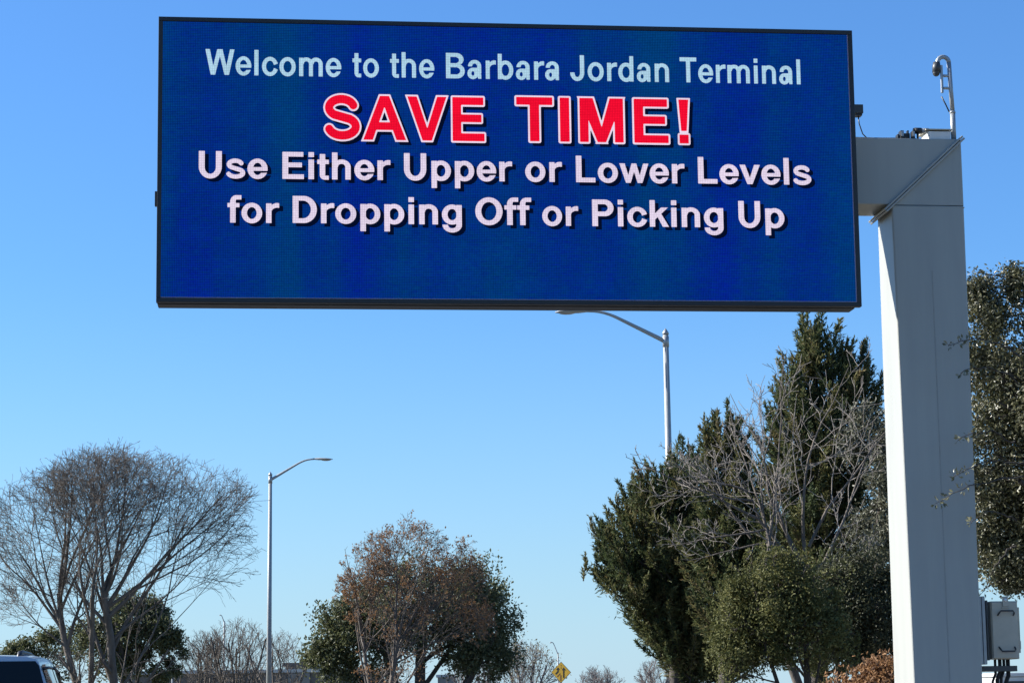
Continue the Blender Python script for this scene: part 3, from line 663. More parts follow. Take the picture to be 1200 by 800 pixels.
# ------------------------------------------------------------------ street lamps
def street_lamp(base_px, top_px, tip_px, Y, rpole, label, group=None, far=False):
    """pole from the ground up to top_px, curved arm and cobra head out to tip_px"""
    T = at(top_px[0], top_px[1], Y); Bp = at(base_px[0], base_px[1], Y)
    k = T.z / max(T.z - Bp.z, .1)
    base = Vector((T.x + (Bp.x - T.x) * k, Y, 0))
    tp = at(tip_px[0], tip_px[1], Y)
    lamp = empty('street_lamp', base, 0, label=label, cat='street lamp', group=group)
    t = T - base; e = tp - base; sgn = 1 if e.x > t.x else -1
    c = MB(); c.tube([(0, 0, -.1), tuple(t)], [rpole, rpole * .62], 8 if far else 14); pole = c.build('pole', M['lampgrey'], lamp)
    if not far:
        c = MB(); c.tube([(0, 0, 0), (0, 0, .12), (0, 0, .14), (0, 0, .3)], [rpole * 2.2, rpole * 2.2, rpole * 1.5, rpole * 1.2], 12); c.build('base_plate', M['galv'], lamp)
        c = MB(); c.tube([tuple(t), tuple(t + Vector((0, 0, .05))), tuple(t + Vector((0, 0, .16)))], [rpole * .72, rpole * .72, rpole * .1], 12); c.build('cap', M['galv'], lamp)
        c = MB(); c.tube([tuple(t - Vector((0, 0, .32))), tuple(t - Vector((0, 0, .05)))], rpole * .72, 12); c.build('arm_clamp', M['galv'], lamp)
    L = abs(e.x - t.x); hl = min(.85, L * .3); up = e.z - t.z
    a0 = t - Vector((0, 0, .18)); hx = e.x - sgn * hl
    def P(u):          # rises straight, then bends over to the level head
        x = a0.x + (hx - a0.x) * u
        v = u / .80; k = .22
        h = max(k - abs(v - 1), 0) / k
        z = min(v, 1) - h * h * k * .25
        return (x, 0, a0.z + (e.z - a0.z + .02) * z)
    c = MB(); n = 14; rr = [rpole * .52 - (rpole * .52 - .03) * i / n for i in range(n + 1)]
    c.tube([P(i / n) for i in range(n + 1)], rr, 8); c.build('arm', M['lampgrey'], lamp)
    # cobra head: flat tapering housing with a lens under it
    x0 = hx - sgn * .04; zc = e.z + .02
    ss = [(0, .045, .04), (.12, .06, .05), (.30, .13, .065), (.62, .17, .06), (.86, .15, .04), (1.0, .05, .015)]
    vs = []; fs = []; N = 12
    for (u, wy, wz) in ss:
        x = x0 + sgn * (hl + .04) * u
        for q in range(N):
            an = 2 * math.pi * q / N; zz = math.sin(an) * wz
            vs.append((x, math.cos(an) * wy, zc + (zz if zz > 0 else zz * .55) - .02 * u))
    for i in range(len(ss) - 1):
        for q in range(N):
            a = i * N + q; b = i * N + (q + 1) % N; fs.append((a, b, b + N, a + N))
    fs.append(tuple(range(N))); fs.append(tuple(range((len(ss) - 1) * N, len(ss) * N)))
    c = MB(); c.add(vs, fs, True); head = c.build('lamp_head', M['lampgrey'], lamp)
    c = MB(); c.ball((x0 + sgn * (hl + .04) * .66, 0, zc - .035), hl * .26, .12, .045); c.build('lens', M['lens'], head)
    return lamp
street_lamp((790, 780), (780, 392), (650.5, 366), 56, .115, 'tall grey street lamp with its arm reaching left, directly under the message board', 'grey street lamps')
street_lamp((315.2, 790), (316.8, 557), (390, 538), 90, .115, 'tall grey street lamp with its arm reaching right, between the bare tree and oak', 'grey street lamps')
street_lamp((262, 795), (262.8, 727), (257, 720.5), 230, .12, 'small distant street lamp rising above the bare trees at left', 'distant street lamps', far=True)
street_lamp((654.5, 795), (653.8, 764), (644, 752.5), 200, .09, 'small distant street lamp just behind the yellow diamond sign', 'distant street lamps', far=True)
pp = at(202, 770, 240)
po = empty('utility_pole', (pp.x, 240, 0), 0, label='thin pale pole in front of the long brown building', cat='pole')
c = MB(); c.tube([(0, 0, -.1), (0, 0, pp.z)], [.09, .06], 8); c.build('shaft', M['lampgrey'], po)
c = MB(); c.tube([(0, 0, pp.z), (0, 0, pp.z + .25)], [.14, .02], 8); c.build('cap', M['lampgrey'], po)
# dark park lamp with a bell shade, under the cedar
pp = at(846, 783, 95); mp_ = mpp(95)
pl = empty('park_lamp', (pp.x, 95, 0), 0, label='dark lamp with a bell shade on a thin post below the cedars', cat='park lamp')
c = MB(); c.tube([(0, 0, -.1), (0, 0, pp.z + .15)], .045, 8); c.build('post', M['darksteel'], pl)
c = MB(); zz = pp.z + .25
c.tube([(0, 0, zz - .16), (0, 0, zz - .08), (0, 0, zz + .06), (0, 0, zz + .14), (0, 0, zz + .3)], [.34, .30, .16, .10, .03], 14); c.build('shade', M['darksteel'], pl)
c = MB(); c.ball((0, 0, zz - .16), .16, .16, .1); c.build('bulb', M['lens'], pl)
c = MB(); c.tube([(0, 0, zz + .25), (-.1, 0, zz + .42), (-.3, 0, zz + .5), (-.62, 0, zz + .5)], .03, 6); c.build('arm', M['darksteel'], pl)

# ------------------------------------------------------------------ diamond road sign
Y = 129; ds = empty('road_sign', (at(657.5, 787, Y).x, Y, 0), 0, label='yellow diamond warning sign with two black arrows merging', cat='road sign')
zc = at(657.5, 787.2, Y).z; hd = 12.3 * mpp(Y)
tilt = Matrix.Translation((0, 0, zc)) @ Matrix.Rotation(R(-21), 4, 'Z') @ Matrix.Rotation(R(1.2), 4, 'Y')
def dia(mb, r, y0, y1):
    p = [(0, -r), (r, 0), (0, r), (-r, 0)]
    v = [tuple(tilt @ Vector((x, y0, z))) for x, z in p] + [tuple(tilt @ Vector((x, y1, z))) for x, z in p]
    mb.add(v, [(0, 1, 2, 3), (7, 6, 5, 4), (0, 4, 5, 1), (1, 5, 6, 2), (2, 6, 7, 3), (3, 7, 4, 0)])
def flat(mb, poly, y):
    mb.add([tuple(tilt @ Vector((x * hd, y, z * hd))) for x, z in poly], [tuple(range(len(poly)))])
c = MB(); dia(c, hd, -.002, .012); plate = c.build('plate', M['signblack'], ds)
c = MB(); dia(c, hd * .945, -.008, -.0035); c.build('yellow_face', M['yellow'], plate)
c = MB()
flat(c, [(.20, -.52), (.33, -.52), (.33, .22), (.20, .22)], -.013); flat(c, [(.07, .20), (.46, .20), (.265, .47)], -.0135)
flat(c, [(-.60, -.12), (-.50, -.22), (-.26, .02), (-.36, .12)], -.013); flat(c, [(-.37, .10), (-.255, .02), (-.235, .27), (-.36, .27)], -.0138)
flat(c, [(-.50, .24), (-.12, .24), (-.30, .48)], -.0145)
c.build('arrow', M['signblack'], plate)
for pl_ in ([(-.08, -.80), (.02, -.80), (.02, -.25), (-.08, -.25)], [(-.42, -.38), (-.36, -.44), (-.085, -.16), (-.085, -.05)],
            [(-.03, .36), (.03, .36), (.03, .48), (-.03, .48)], [(-.03, .58), (.03, .58), (.03, .70), (-.03, .70)]):
    c = MB(); flat(c, pl_, -.013); c.build('lane_line', M['signred'], plate)
c = MB(); c.box(-.035, .015, -.2, .035, .07, zc + hd * .6); c.build('post', M['galv'], ds)

# ------------------------------------------------------------------ far buildings
Y = 250; s_ = mpp(Y)
x0 = at(150, 783, Y).x; x1 = at(432, 783, Y).x; zt = at(300, 788, Y).z
bd = empty('long_building', ((x0 + x1) / 2, Y, 0), 0, label='long low brown building with a pale roof edge and rooftop block', cat='building')
w = (x1 - x0) / 2
c = MB(); c.box(-w, 0, -.2, w, 30, zt); c.build('wall', M['bldg'], bd)
c = MB(); c.box(-w - .2, -.25, zt + .002, w + .2, 30, zt + .38); roof = c.build('roof_edge', M['coping'], bd)
xc = (at(330, 783, Y).x + at(366, 783, Y).x) / 2 - (x0 + x1) / 2; wx = 18 * s_
ztp = at(345, 779.5, Y).z
c = MB(); c.box(xc - wx, 4, zt + .383, xc + wx, 14, ztp); c.build('rooftop_block', M['bldg_pale'], bd)
c = MB(); c.box(xc - wx - .3, 3.6, ztp + .002, xc + wx + .3, 14.4, ztp + .42); c.box(xc - .5, 8, ztp + .423, xc + .3, 9, ztp + .9); c.build('block_cap', M['darksteel'], bd)
for q in range(16):
    wx_ = -w + 1.6 + q * (2 * w - 3) / 16
    c = MB(); c.box(wx_, -.02, 1.2, wx_ + 1.1, .03, 3.4); wn_ = c.build('window', M['sideglass'], bd)
    c = MB(); c.box(wx_ - .08, -.05, 1.08, wx_ + 1.18, .02, 1.198); c.build('sill', M['coping'], wn_)
for xx_ in (338,):
    xq = at(xx_, 790, Y).x - (x0 + x1) / 2
    c = MB(); c.box(xq, -.3, 0, xq + 2.4, -.01, zt - .1); c.build('wall_pier', M['bldg_pale'], bd)
Y = 210; xk = at(522, 793, Y)
b2 = empty('pale_building', (xk.x, Y, 0), 0, label='pale flat-roofed building seen beside the oak trunk', cat='building')
w = 9 * mpp(Y)
c = MB(); c.box(-w, 0, -.2, w, 9, xk.z); c.build('wall', M['bldg_pale'], b2)
c = MB(); c.box(-w - .15, -.15, xk.z + .002, w + .15, 9, xk.z + .25); c.build('roof', M['coping'], b2)
c = MB(); c.box(-w * .7, -.03, xk.z - 1.5, w * .7, .02, xk.z - .6); c.build('window', M['sideglass'], b2)

# ------------------------------------------------------------------ SUV ahead on the left
CD = 12.0
cr_ = at(45, 773.0, CD)
YW = R(9.6)
suv = empty('parked_car', (0, 0, 0), YW, label='silver sport utility car seen from behind with roof rails, at the lower left', cat='car')
suv.name = 'utility_car'
ZR = 1.80
# stations: y, roof z, half width at roof edge, half width at belt
ST = [(.10, 1.79, .62, .90), (.5, 1.805, .64, .93), (1.2, 1.815, .645, .94), (2.0, 1.80, .645, .94), (2.6, 1.76, .63, .93), (3.0, 1.60, .645, .92), (3.45, 1.30, .72, .91), (3.75, 1.13, .80, .90)]
off = Matrix.Rotation(YW, 3, 'Z') @ Vector((.66, .12, 0))
suv.location = (cr_.x - off.x, CD - off.y, .025)
zb_ = 1.06
def prof(st):
    y, zr, a, b = st
    b = max(b, a)
    hgt = zr - zb_
    return [(b, y, zb_), (b - (b - a) * .45, y, zb_ + hgt * .5), (a + .045, y, zb_ + hgt * .945), (a + .03, y, zb_ + hgt * .975), (a - .02, y, zb_ + hgt * .995), (a * .5, y, zr + .006), (0, y, zr + .010)]
def full(st):
    p = prof(st); return p + [(-x, y, z) for (x, y, z) in reversed(p[:-1])]
vs = []; fs = []
secs = [full(s) for s in ST]
rear = [(x * 1.0, -.06 + (z - zb_) / .73 * .16, z) for (x, y, z) in secs[0]]
secs = [rear] + secs
n = len(secs[0])
for sct in secs: vs += sct
for i in range(len(secs) - 1):
    for k in range(n - 1):
        a = i * n + k; fs.append((a, a + 1, a + 1 + n, a + n))
fs.append(tuple(reversed(range(n))))
c = MB(); c.add(vs, fs, True)
cabin = c.build('cabin', M['carpaint'], suv)
es = cabin.modifiers.new('split', 'EDGE_SPLIT'); es.split_angle = R(50)
# lower body
c = MB()
bod = [(-.10, .42, 1.05, .88), (.0, .34, 1.06, .93), (.9, .30, 1.06, .95), (2.4, .30, 1.06, .95), (3.7, .30, 1.10, .94), (4.3, .32, 1.02, .92), (4.62, .40, .88, .84)]
vs = []; fs = []
for (y, z0, z1, h) in bod: vs += [(h * .94, y, z0), (h, y, z0 + .2), (h, y, z1 - .15), (h * .96, y, z1), (-h * .96, y, z1), (-h, y, z1 - .15), (-h, y, z0 + .2), (-h * .94, y, z0)]
for i in range(len(bod) - 1):
    for k in range(8):
        a = i * 8 + k; b = i * 8 + (k + 1) % 8; fs.append((a, b, b + 8, a + 8))
fs.append(tuple(reversed(range(8)))); fs.append(tuple(range((len(bod) - 1) * 8, len(bod) * 8)))
c.add(vs, fs, True); bo = c.build('body', M['carpaint'], suv); es = bo.modifiers.new('split', 'EDGE_SPLIT'); es.split_angle = R(40)
# rear window: sits on the tailgate just under the roof edge
def tail_pt(x, f):      # f 0 belt, 1 roof
    return (x, -.06 + f * .16 - .008, zb_ + f * .73)
c = MB(); c.add([tail_pt(-.80, .14), tail_pt(.80, .14), tail_pt(.74, .55), tail_pt(.665, .93), tail_pt(.645, .962), tail_pt(-.645, .962), tail_pt(-.665, .93), tail_pt(-.74, .55)], [tuple(range(8))])
c.build('rear_window', M['glass'], suv)
# side windows on the right and the left
def side_pt(y, f):
    for i in range(len(ST) - 1):
        if ST[i][0] <= y <= ST[i + 1][0]: break
    t = (y - ST[i][0]) / (ST[i + 1][0] - ST[i][0])
    a = prof(ST[i]); b = prof(ST[i + 1])
    A = [Vector(p).lerp(Vector(q), t) for p, q in zip(a, b)]
    zt_ = zb_ + f * (A[2].z - zb_)
    p = A[0].lerp(A[1], (zt_ - A[0].z) / (A[1].z - A[0].z)) if zt_ < A[1].z else A[1].lerp(A[2], (zt_ - A[1].z) / (A[2].z - A[1].z))
    return p
for sgn in (1, -1):
    for (ya, yb_) in ((.17, .82), (.93, 1.75), (1.86, 2.75)):
        c = MB(); rows = 4; cols = 4; vs = []; fs = []
        for i in range(cols + 1):
            for j in range(rows + 1):
                p = side_pt(ya + (yb_ - ya) * i / cols, .08 + .91 * j / rows); vs.append((sgn * (p.x + .006), p.y, p.z))
        for i in range(cols):
            for j in range(rows):
                a = i * (rows + 1) + j; fs.append((a, a + 1, a + rows + 2, a + rows + 1))
        c.add(vs, fs, True); wd = c.build('side_window', M['sideglass'], suv)
        c = MB(); p0 = side_pt(ya, .96); p1 = side_pt(yb_, .96); pm = side_pt((ya + yb_) / 2, .96)
        c.tube([(sgn * (p.x + .008), p.y, p.z) for p in (p0, pm, p1)], .008, 6); c.build('window_trim', M['black'], wd)
    c = MB(); c.tube([(sgn * .545, .30, 1.77), (sgn * .55, .36, 1.812), (sgn * .555, .6, 1.820), (sgn * .56, 1.3, 1.828), (sgn * .555, 2.1, 1.818), (sgn * .55, 2.3, 1.78)], .014, 8)
    c.build('roof_rail', M['black'], suv)
    c = MB(); c.box(sgn * .80 - .07, -.105, .80, sgn * .80 + .07, -.02, 1.05); c.build('tail_lamp', M['tail'], suv, bevel=.015)
    for yw in (.85, 3.55):
        wh = MB(); wh.tube([(sgn * .74, yw, .36), (sgn * .955, yw, .36)], .36, 24); wo = wh.build('wheel', M['rubber'], suv, bevel=.02)
        wh = MB(); wh.tube([(sgn * .957, yw, .36), (sgn * .965, yw, .36)], [.24, .22], 20); wh.build('rim', M['galv'], wo)
    c = MB(); c.ball((sgn * 1.03, 2.85, 1.12), .11, .06, .08); c.build('wing_mirror', M['carpaint'], suv)
c = MB(); c.box(-.86, -.17, .42, .86, -.05, .62); c.build('rear_bumper', M['black'], suv, bevel=.03)
c = MB(); c.box(-.26, -.135, .70, .26, -.112, .84); c.build('licence_plate', M['white'], suv)
c = MB(); c.add([(-.66, 3.1, 1.60), (.66, 3.1, 1.60), (.80, 3.72, 1.16), (-.80, 3.72, 1.16)], [(0, 1, 2, 3)]); c.build('windscreen', M['glass'], suv)

# ------------------------------------------------------------------ trees
class Env:
    """union of ellipsoids a crown grows inside; given in photo pixels at a distance"""
    def __init__(s, Y, ells, depth=1.0):
        s.e = []
        for q in ells:
            px, py, rx, ry = q[:4]; dy = q[4] if len(q) > 4 else 0; dd = q[5] if len(q) > 5 else None
            c = at(px, py, Y + dy); k = mpp(Y + dy)
            s.e.append((c, rx * k, (dd if dd else rx * k * depth), ry * k))
        s.c = np.array([[e[0].x, e[0].y, e[0].z] for e in s.e]); s.r = np.array([[e[1], e[2], e[3]] for e in s.e])
    def inside(s, p, j=1.0):
        for c, a, b, h in s.e:
            if ((p.x - c.x) / a) ** 2 + ((p.y - c.y) / b) ** 2 + ((p.z - c.z) / h) ** 2 < j: return True
        return False
    def sample(s, rng, n, shell=0.0):
        w = s.r.prod(axis=1) ** (2 / 3); w = w / w.sum()
        i = rng.choice(len(w), size=n, p=w)
        d = rng.normal(size=(n, 3)); d /= np.linalg.norm(d, axis=1)[:, None]
        u = (shell ** 3 + (1 - shell ** 3) * rng.random(n)) ** (1 / 3)
        return s.c[i] + d * u[:, None] * s.r[i], d

def grow(rg, p, d, L, r, lv, sp, env, out, rmin):
    n = sp['seg'][lv]; st = L / n; pts = [p.copy()]; dirs = [d.copy()]
    wa = sp['wander'][lv]; tr = sp['trop'][lv]; jit = 1.0 + rg.uniform(-.22, .16)
    q = p
    for i in range(n):
        d = Vector((d.x + rg.gauss(0, wa), d.y + rg.gauss(0, wa), d.z + rg.gauss(0, wa) + tr)).normalized()
        q2 = q + d * st
        if env is not None and lv >= sp.get('clip', 1) and i >= 1 and not env.inside(q2, jit) and q2.z > sp.get('zfree', 0): break
        q = q2; pts.append(q); dirs.append(d)
    m = len(pts)
    if m < 2: return
    tip = max(r * sp['tip'][lv], rmin)
    rad = [r + (tip - r) * (i / (m - 1)) ** .85 for i in range(m)]
    out.append((lv, pts, rad))
    if lv + 1 >= len(sp['seg']): return
    nc = sp['n'][lv]; s0 = sp['start'][lv]; Le = L * (m - 1) / n
    ph = rg.uniform(0, 6.28)
    nc_ = max(1, int(round(nc * (m - 1) / n + rg.uniform(-.4, .4))))
    for k in range(nc_):
        t = s0 + (1 - s0) * (k + rg.random()) / nc_
        f = t * (m - 1); i = min(int(f), m - 2); u = f - i
        b = pts[i].lerp(pts[i + 1], u); dd = dirs[i + 1]
        rl = rad[i] + (rad[i + 1] - rad[i]) * u
        a = Vector((0, 0, 1)) if abs(dd.z) < .95 else Vector((1, 0, 0))
        e1 = dd.cross(a).normalized(); e2 = dd.cross(e1)
        ph += 2.4 + rg.uniform(-.6, .6)
        an = R(sp['ang'][lv] + rg.gauss(0, sp.get('angj', 9)))
        cd = (dd * math.cos(an) + (e1 * math.cos(ph) + e2 * math.sin(ph)) * math.sin(an)).normalized()
        cl = Le * sp['ratio'][lv] * (1.1 - .55 * t) * rg.uniform(.65, 1.25)
        grow(rg, b, cd, cl, max(min(rl * sp['thick'][lv], r * .8), rmin), lv + 1, sp, env, out, rmin)

def tubes_mesh(name, br, sides):
    groups = {}
    for lv, p, r in br: groups.setdefault((len(p), sides[min(lv, len(sides) - 1)]), []).append((p, r))
    Vs = []; Fs = []; base = 0
    for (n, s), lst in groups.items():
        P = np.array([[tuple(q) for q in p] for p, _ in lst]); Rr = np.array([r for _, r in lst])
        T = np.empty_like(P); T[:, 1:-1] = P[:, 2:] - P[:, :-2]; T[:, 0] = P[:, 1] - P[:, 0]; T[:, -1] = P[:, -1] - P[:, -2]
        T /= np.linalg.norm(T, axis=2)[..., None] + 1e-9
        md = T.mean(axis=1); ref = np.where(np.abs(md[:, 2:3]) < .8, np.array([[0, 0, 1.]]), np.array([[1., 0.1, 0]]))
        Uu = np.cross(T, ref[:, None, :]); Uu /= np.linalg.norm(Uu, axis=2)[..., None] + 1e-9
        W = np.cross(T, Uu)
        an = np.arange(s) * 2 * np.pi / s
        ring_ = P[:, :, None, :] + Rr[:, :, None, None] * (np.cos(an)[None, None, :, None] * Uu[:, :, None, :] + np.sin(an)[None, None, :, None] * W[:, :, None, :])
        Mn = len(lst)
        idx = np.arange(Mn * n * s).reshape(Mn, n, s) + base
        a = idx[:, :-1, :]; b = np.roll(idx, -1, axis=2)[:, :-1, :]; c_ = np.roll(idx, -1, axis=2)[:, 1:, :]; d_ = idx[:, 1:, :]
        Fs.append(np.stack([a, b, c_, d_], axis=-1).reshape(-1, 4)); Vs.append(ring_.reshape(-1, 3)); base += Mn * n * s
    return arrays_mesh(name, np.concatenate(Vs), np.concatenate(Fs), smooth=True)

def leaf_quads(rng, C, A, ln, wd, flat_up=0.0):
    """one four-cornered leaf per centre: axis A, length ln, width wd"""
    n = len(C); A = A / (np.linalg.norm(A, axis=1)[:, None] + 1e-9)
    Bv = rng.normal(size=(n, 3)); Bv[:, 2] *= (1 - flat_up)
    Bv -= A * (Bv * A).sum(1)[:, None]; Bv /= np.linalg.norm(Bv, axis=1)[:, None] + 1e-9
    Nn = np.cross(A, Bv)
    ln = ln[:, None]; wd = wd[:, None]
    bend = Nn * ln * .12
    V = np.stack([C - A * ln * .5, C + Bv * wd * .5 + A * ln * .05 + bend, C + A * ln * .5, C - Bv * wd * .5 + A * ln * .05 + bend], axis=1).reshape(-1, 3)
    Fq = np.arange(4 * n).reshape(n, 4)
    return V, Fq
def to_local(me, loc):
    v = np.empty(len(me.vertices) * 3, dtype=np.float32); me.vertices.foreach_get('co', v)
    v = v.reshape(-1, 3) - np.array(loc, dtype=np.float32); me.vertices.foreach_set('co', v.ravel()); me.update()
    return me

SP = {
 'vase': dict(seg=[7, 8, 6, 5, 4], wander=[.05, .07, .10, .13, .16], trop=[.03, .035, .03, .01, -.01], tip=[.5, .3, .3, .4, .6], n=[5, 8, 8, 7], start=[.25, .22, .12, .1],
              ang=[26, 34, 36, 38], ratio=[.95, .62, .58, .62], thick=[.62, .55, .5, .55], clip=1),
 'round': dict(seg=[6, 7, 5, 4, 3], wander=[.06, .11, .14, .18, .22], trop=[.02, .02, .015, .0, 0], tip=[.5, .3, .3, .4, .6], n=[8, 7, 7, 6], start=[.35, .2, .15, .1],
              ang=[48, 42, 42, 45], ratio=[.95, .58, .55, .55], thick=[.5, .5, .5, .55], clip=1),
 'far': dict(seg=[5, 6, 5, 4], wander=[.08, .10, .14, .18], trop=[.03, .03, .02, .01], tip=[.5, .3, .35, .6], n=[7, 8, 8], start=[.25, .2, .12],
              ang=[34, 36, 38], ratio=[1.0, .6, .55], thick=[.6, .5, .5], clip=1),
}
def stems_tree(name, Y, base_px, stems, env, sp, rmin, seed, bark, twig, label, cat, group=None, leaves=None, split=2, sides=(9, 7, 5, 4, 3), name_twigs='twigs'):
    """stems: (start px, aim px, length m, radius m, depth lean).  leaves: dict for foliage on the last twigs"""
    rg = random.Random(seed); rng = np.random.default_rng(seed)
    base = at(base_px, 760, Y); base.z = 0
    root = empty(name, base, 0, label=label, cat=cat, group=group)
    out = []; first = []
    for (sx, sy, tx, ty, r, dep) in stems:
        first.append(len(out))
        if isinstance(sx, str):           # leaves an earlier stem, sy of the way along it
            pl0 = out[first[int(sx)]][1]; f = min(sy, .999) * (len(pl0) - 1); p = pl0[int(f)].lerp(pl0[int(f) + 1], f % 1)
        elif sy is None: p = Vector((at(sx, 790, Y).x, Y, -.1))
        else: p = at(sx, sy, Y)
        q = at(tx, ty, Y + dep)
        d = q - p
        sp_ = dict(sp, tip=[.62 if r > .095 else sp['tip'][0]] + sp['tip'][1:]) if split else sp
        grow(rg, p, d.normalized(), d.length, r, 0, sp_, env, out, rmin)
    tr = [b for b in out if b[0] < split]; tw = [b for b in out if b[0] >= split]
    link('trunk', to_local(tubes_mesh('trunk', tr, sides), base), bark, root)
    if tw: link(name_twigs, to_local(tubes_mesh('twigs', tw, sides), base), twig, root)
    if leaves:
        last = max(b[0] for b in out)
        P = []; A = []
        for lv, pts, rad in out:
            if lv < last - leaves.get('levels', 0): continue
            for i in range(len(pts) - 1):
                P.append(tuple(pts[i + 1])); A.append(tuple(pts[i + 1] - pts[i]))
        P = np.array(P); A = np.array(A)
        n = leaves['n']; i = rng.choice(len(P), size=n)
        C = P[i] + rng.normal(size=(n, 3)) * leaves['spread']
        ax = A[i] / (np.linalg.norm(A[i], axis=1)[:, None] + 1e-9) + rng.normal(size=(n, 3)) * .9
        keep = np.ones(n, bool)
        if 'keep' in leaves: keep = leaves['keep'](C)
        if leaves.get('patch'):
            # uneven cover: whole twig clusters bare, others full
            ph = rng.random(len(P)) ; keep &= (ph[i] < leaves['patch'])
        C = C[keep]; ax = ax[keep]; i = i[keep]; n = len(C)
        ln = leaves['ln'] * rng.uniform(.7, 1.35, n); wd = ln * leaves.get('asp', .5)
        V, Fq = leaf_quads(rng, C, ax, ln, wd)
        clump = rng.random(len(P))[i]
        link(leaves.get('name', 'crown'), to_local(arrays_mesh('crown', V, Fq, np.clip(.55 * clump + .45 * rng.random(n), 0, 1)), base), leaves['mat'], root)
    return root

# -- big bare tree at the left
EB = Env(60, [(140, 640, 165, 122), (50, 655, 122, 100), (235, 612, 82, 76), (262, 640, 52, 58), (205, 660, 80, 60)], depth=.75)
BARE = dict(seg=[8, 9, 8, 6, 4], wander=[.06, .07, .085, .09, .10], trop=[.03, .03, .02, -.01, -.04], tip=[.10, .22, .25, .35, .6], n=[7, 7, 7, 5], start=[.22, .15, .1, .1],
            ang=[30, 34, 36, 38], ratio=[.95, .70, .62, .6], thick=[.62, .55, .5, .55], clip=1, zfree=3.2)
stems_tree('bare_tree', 60, 118,
    [(108, None, 99, 690, .12, .1), (131, None, 139, 690, .145, -.1), (114, None, 118, 690, .096, -.3), ('0', .84, 0, 645, .055, .5), ('0', .93, 60, 560, .06, -.5), ('0', 1, 98, 545, .055, .4), ('2', 1, 128, 545, .045, -.3),
     ('1', .95, 168, 560, .068, .3), ('1', .9, 215, 575, .07, -.5), ('1', .85, 280, 595, .07, .2), ('1', 1, 148, 560, .055, .9), ('0', .7, 15, 705, .04, -.3), ('1', .72, 245, 650, .045, .6), ('1', .8, 110, 600, .04, .7), ('0', 1, 132, 565, .05, .3), ('1', 1, 118, 560, .05, -.6), ('1', .9, 305, 612, .05, -.2), ('0', .9, 150, 565, .045, -.4), ('1', .82, 88, 570, .05, -.5), ('2', .8, 105, 600, .03, -.5), ('0', .8, 25, 600, .045, .1)],
    EB, dict(BARE, n=[6, 6, 6, 4]), .0040, 5, M['bark'], M['twig'], 'large bare vase-shaped tree with many fine twigs at the left of the picture', 'tree')

# -- evergreens behind it
def oak(Y, base_px, ells, stems, n, ln, seed, label, mat, name='evergreen_tree', group=None, spread=.22, bark=None, patch=.75, depth=.9, sp=None, rmin=.008, asp=.5):
    return stems_tree(name, Y, base_px, stems, Env(Y, ells, depth), sp or SP['round'], rmin, seed, bark or M['bark_dark'], M['bark_dark'], label, 'tree', group,
        leaves=dict(n=n, ln=ln, spread=spread, mat=mat, patch=patch, asp=asp))
oak(86, 45, [(30, 778, 40, 34), (70, 765, 36, 32), (5, 785, 30, 28)], [(45, None, 45, 765, .14, 0), (30, None, 15, 775, .1, 0)], 26000, .13, 11, 'low dark evergreen tree behind the silver car', M['leaf_oak'], spread=.13, patch=.52)
oak(84, 150, [(150, 750, 40, 50), (180, 745, 38, 34), (195, 775, 26, 30), (110, 765, 40, 44), (160, 715, 28, 26)], [(150, None, 150, 725, .17, 0), (155, None, 185, 740, .1, .2), (145, None, 110, 755, .1, -.2), (152, None, 195, 765, .08, .1)], 34000, .13, 12, 'taller dark evergreen tree behind the trunks of the bare tree', M['leaf_oak'], spread=.12, patch=.6)

# -- live oak and rusty deciduous tree in the middle
EM = Env(76, [(478, 700, 72, 98), (432, 695, 42, 58), (522, 700, 58, 78), (545, 730, 42, 40), (490, 640, 30, 38), (448, 650, 26, 32)], depth=.8)
stems_tree('rusty_tree', 76, 440, [(437, None, 432, 735, .10, .1), (446, None, 451, 748, .10, -.1), ('0', .9, 402, 660, .045, .3), ('0', 1, 425, 640, .055, -.2), ('1', .95, 470, 630, .06, -.3), ('1', 1, 548, 685, .05, .4),
      ('1', .97, 500, 625, .055, -.6), ('0', .8, 395, 690, .03, -.4), ('1', .88, 525, 650, .05, .3), ('0', .95, 450, 630, .04, .5), ('1', .8, 555, 725, .035, .2)],
    EM, dict(BARE, n=[7, 6, 6, 4], zfree=3.0), .0045, 33, M['bark'], M['twig'], 'rusty brown half bare tree standing in front of the dark live oak', 'tree',
    leaves=dict(n=30000, ln=.08, spread=.05, mat=M['leaf_brown'], patch=.31, asp=.55))

# -- far bare trees
def far_bare(px, ytop, half, Y, seed, label, group, scrub=0, nst=4, twig='twig_far'):
    rg = random.Random(seed)
    cy = ytop + half * .95
    ev = Env(Y, [(px, cy, half, half * .95), (px, cy + half * .5, half * 1.05, half * .8)])
    st = []
    for k in range(nst):
        st.append((px + rg.uniform(-3, 3), None, px + (k - (nst - 1) / 2) * half * .42 + rg.uniform(-4, 4), ytop + half * .75 + rg.uniform(-5, 5), .0007 * Y, rg.uniform(-1, 1)))
    lv = dict(n=scrub, ln=.0011 * Y, spread=.3, mat=M['leaf_scrub'], patch=.6) if scrub else None
    return stems_tree('bare_tree', Y, px, st, ev, dict(SP['far'], zfree=1.2, wander=[.06, .08, .10, .10], n=[8, 8, 7]), .000055 * Y, seed, M[twig], M[twig], label, 'tree', group, leaves=lv, split=1, sides=(6, 5, 4, 3))
FG = 'far bare winter trees along the horizon'
far_bare(236, 735, 36, 150, 41, 'dark bare tree left of the small distant lamp', FG, twig='bark', nst=6)
far_bare(278, 722, 44, 140, 42, 'tallest far bare tree, right of the small distant lamp', FG, twig='bark', nst=6)
far_bare(326, 735, 34, 135, 43, 'far bare tree branching out behind the left street lamp pole', FG, twig='bark', nst=6)
far_bare(556, 758, 34, 180, 44, 'pale bare tree at the right foot of the live oak', FG)
far_bare(618, 748, 42, 175, 45, 'pale bare tree with yellowish base left of the yellow sign', FG, scrub=1600)
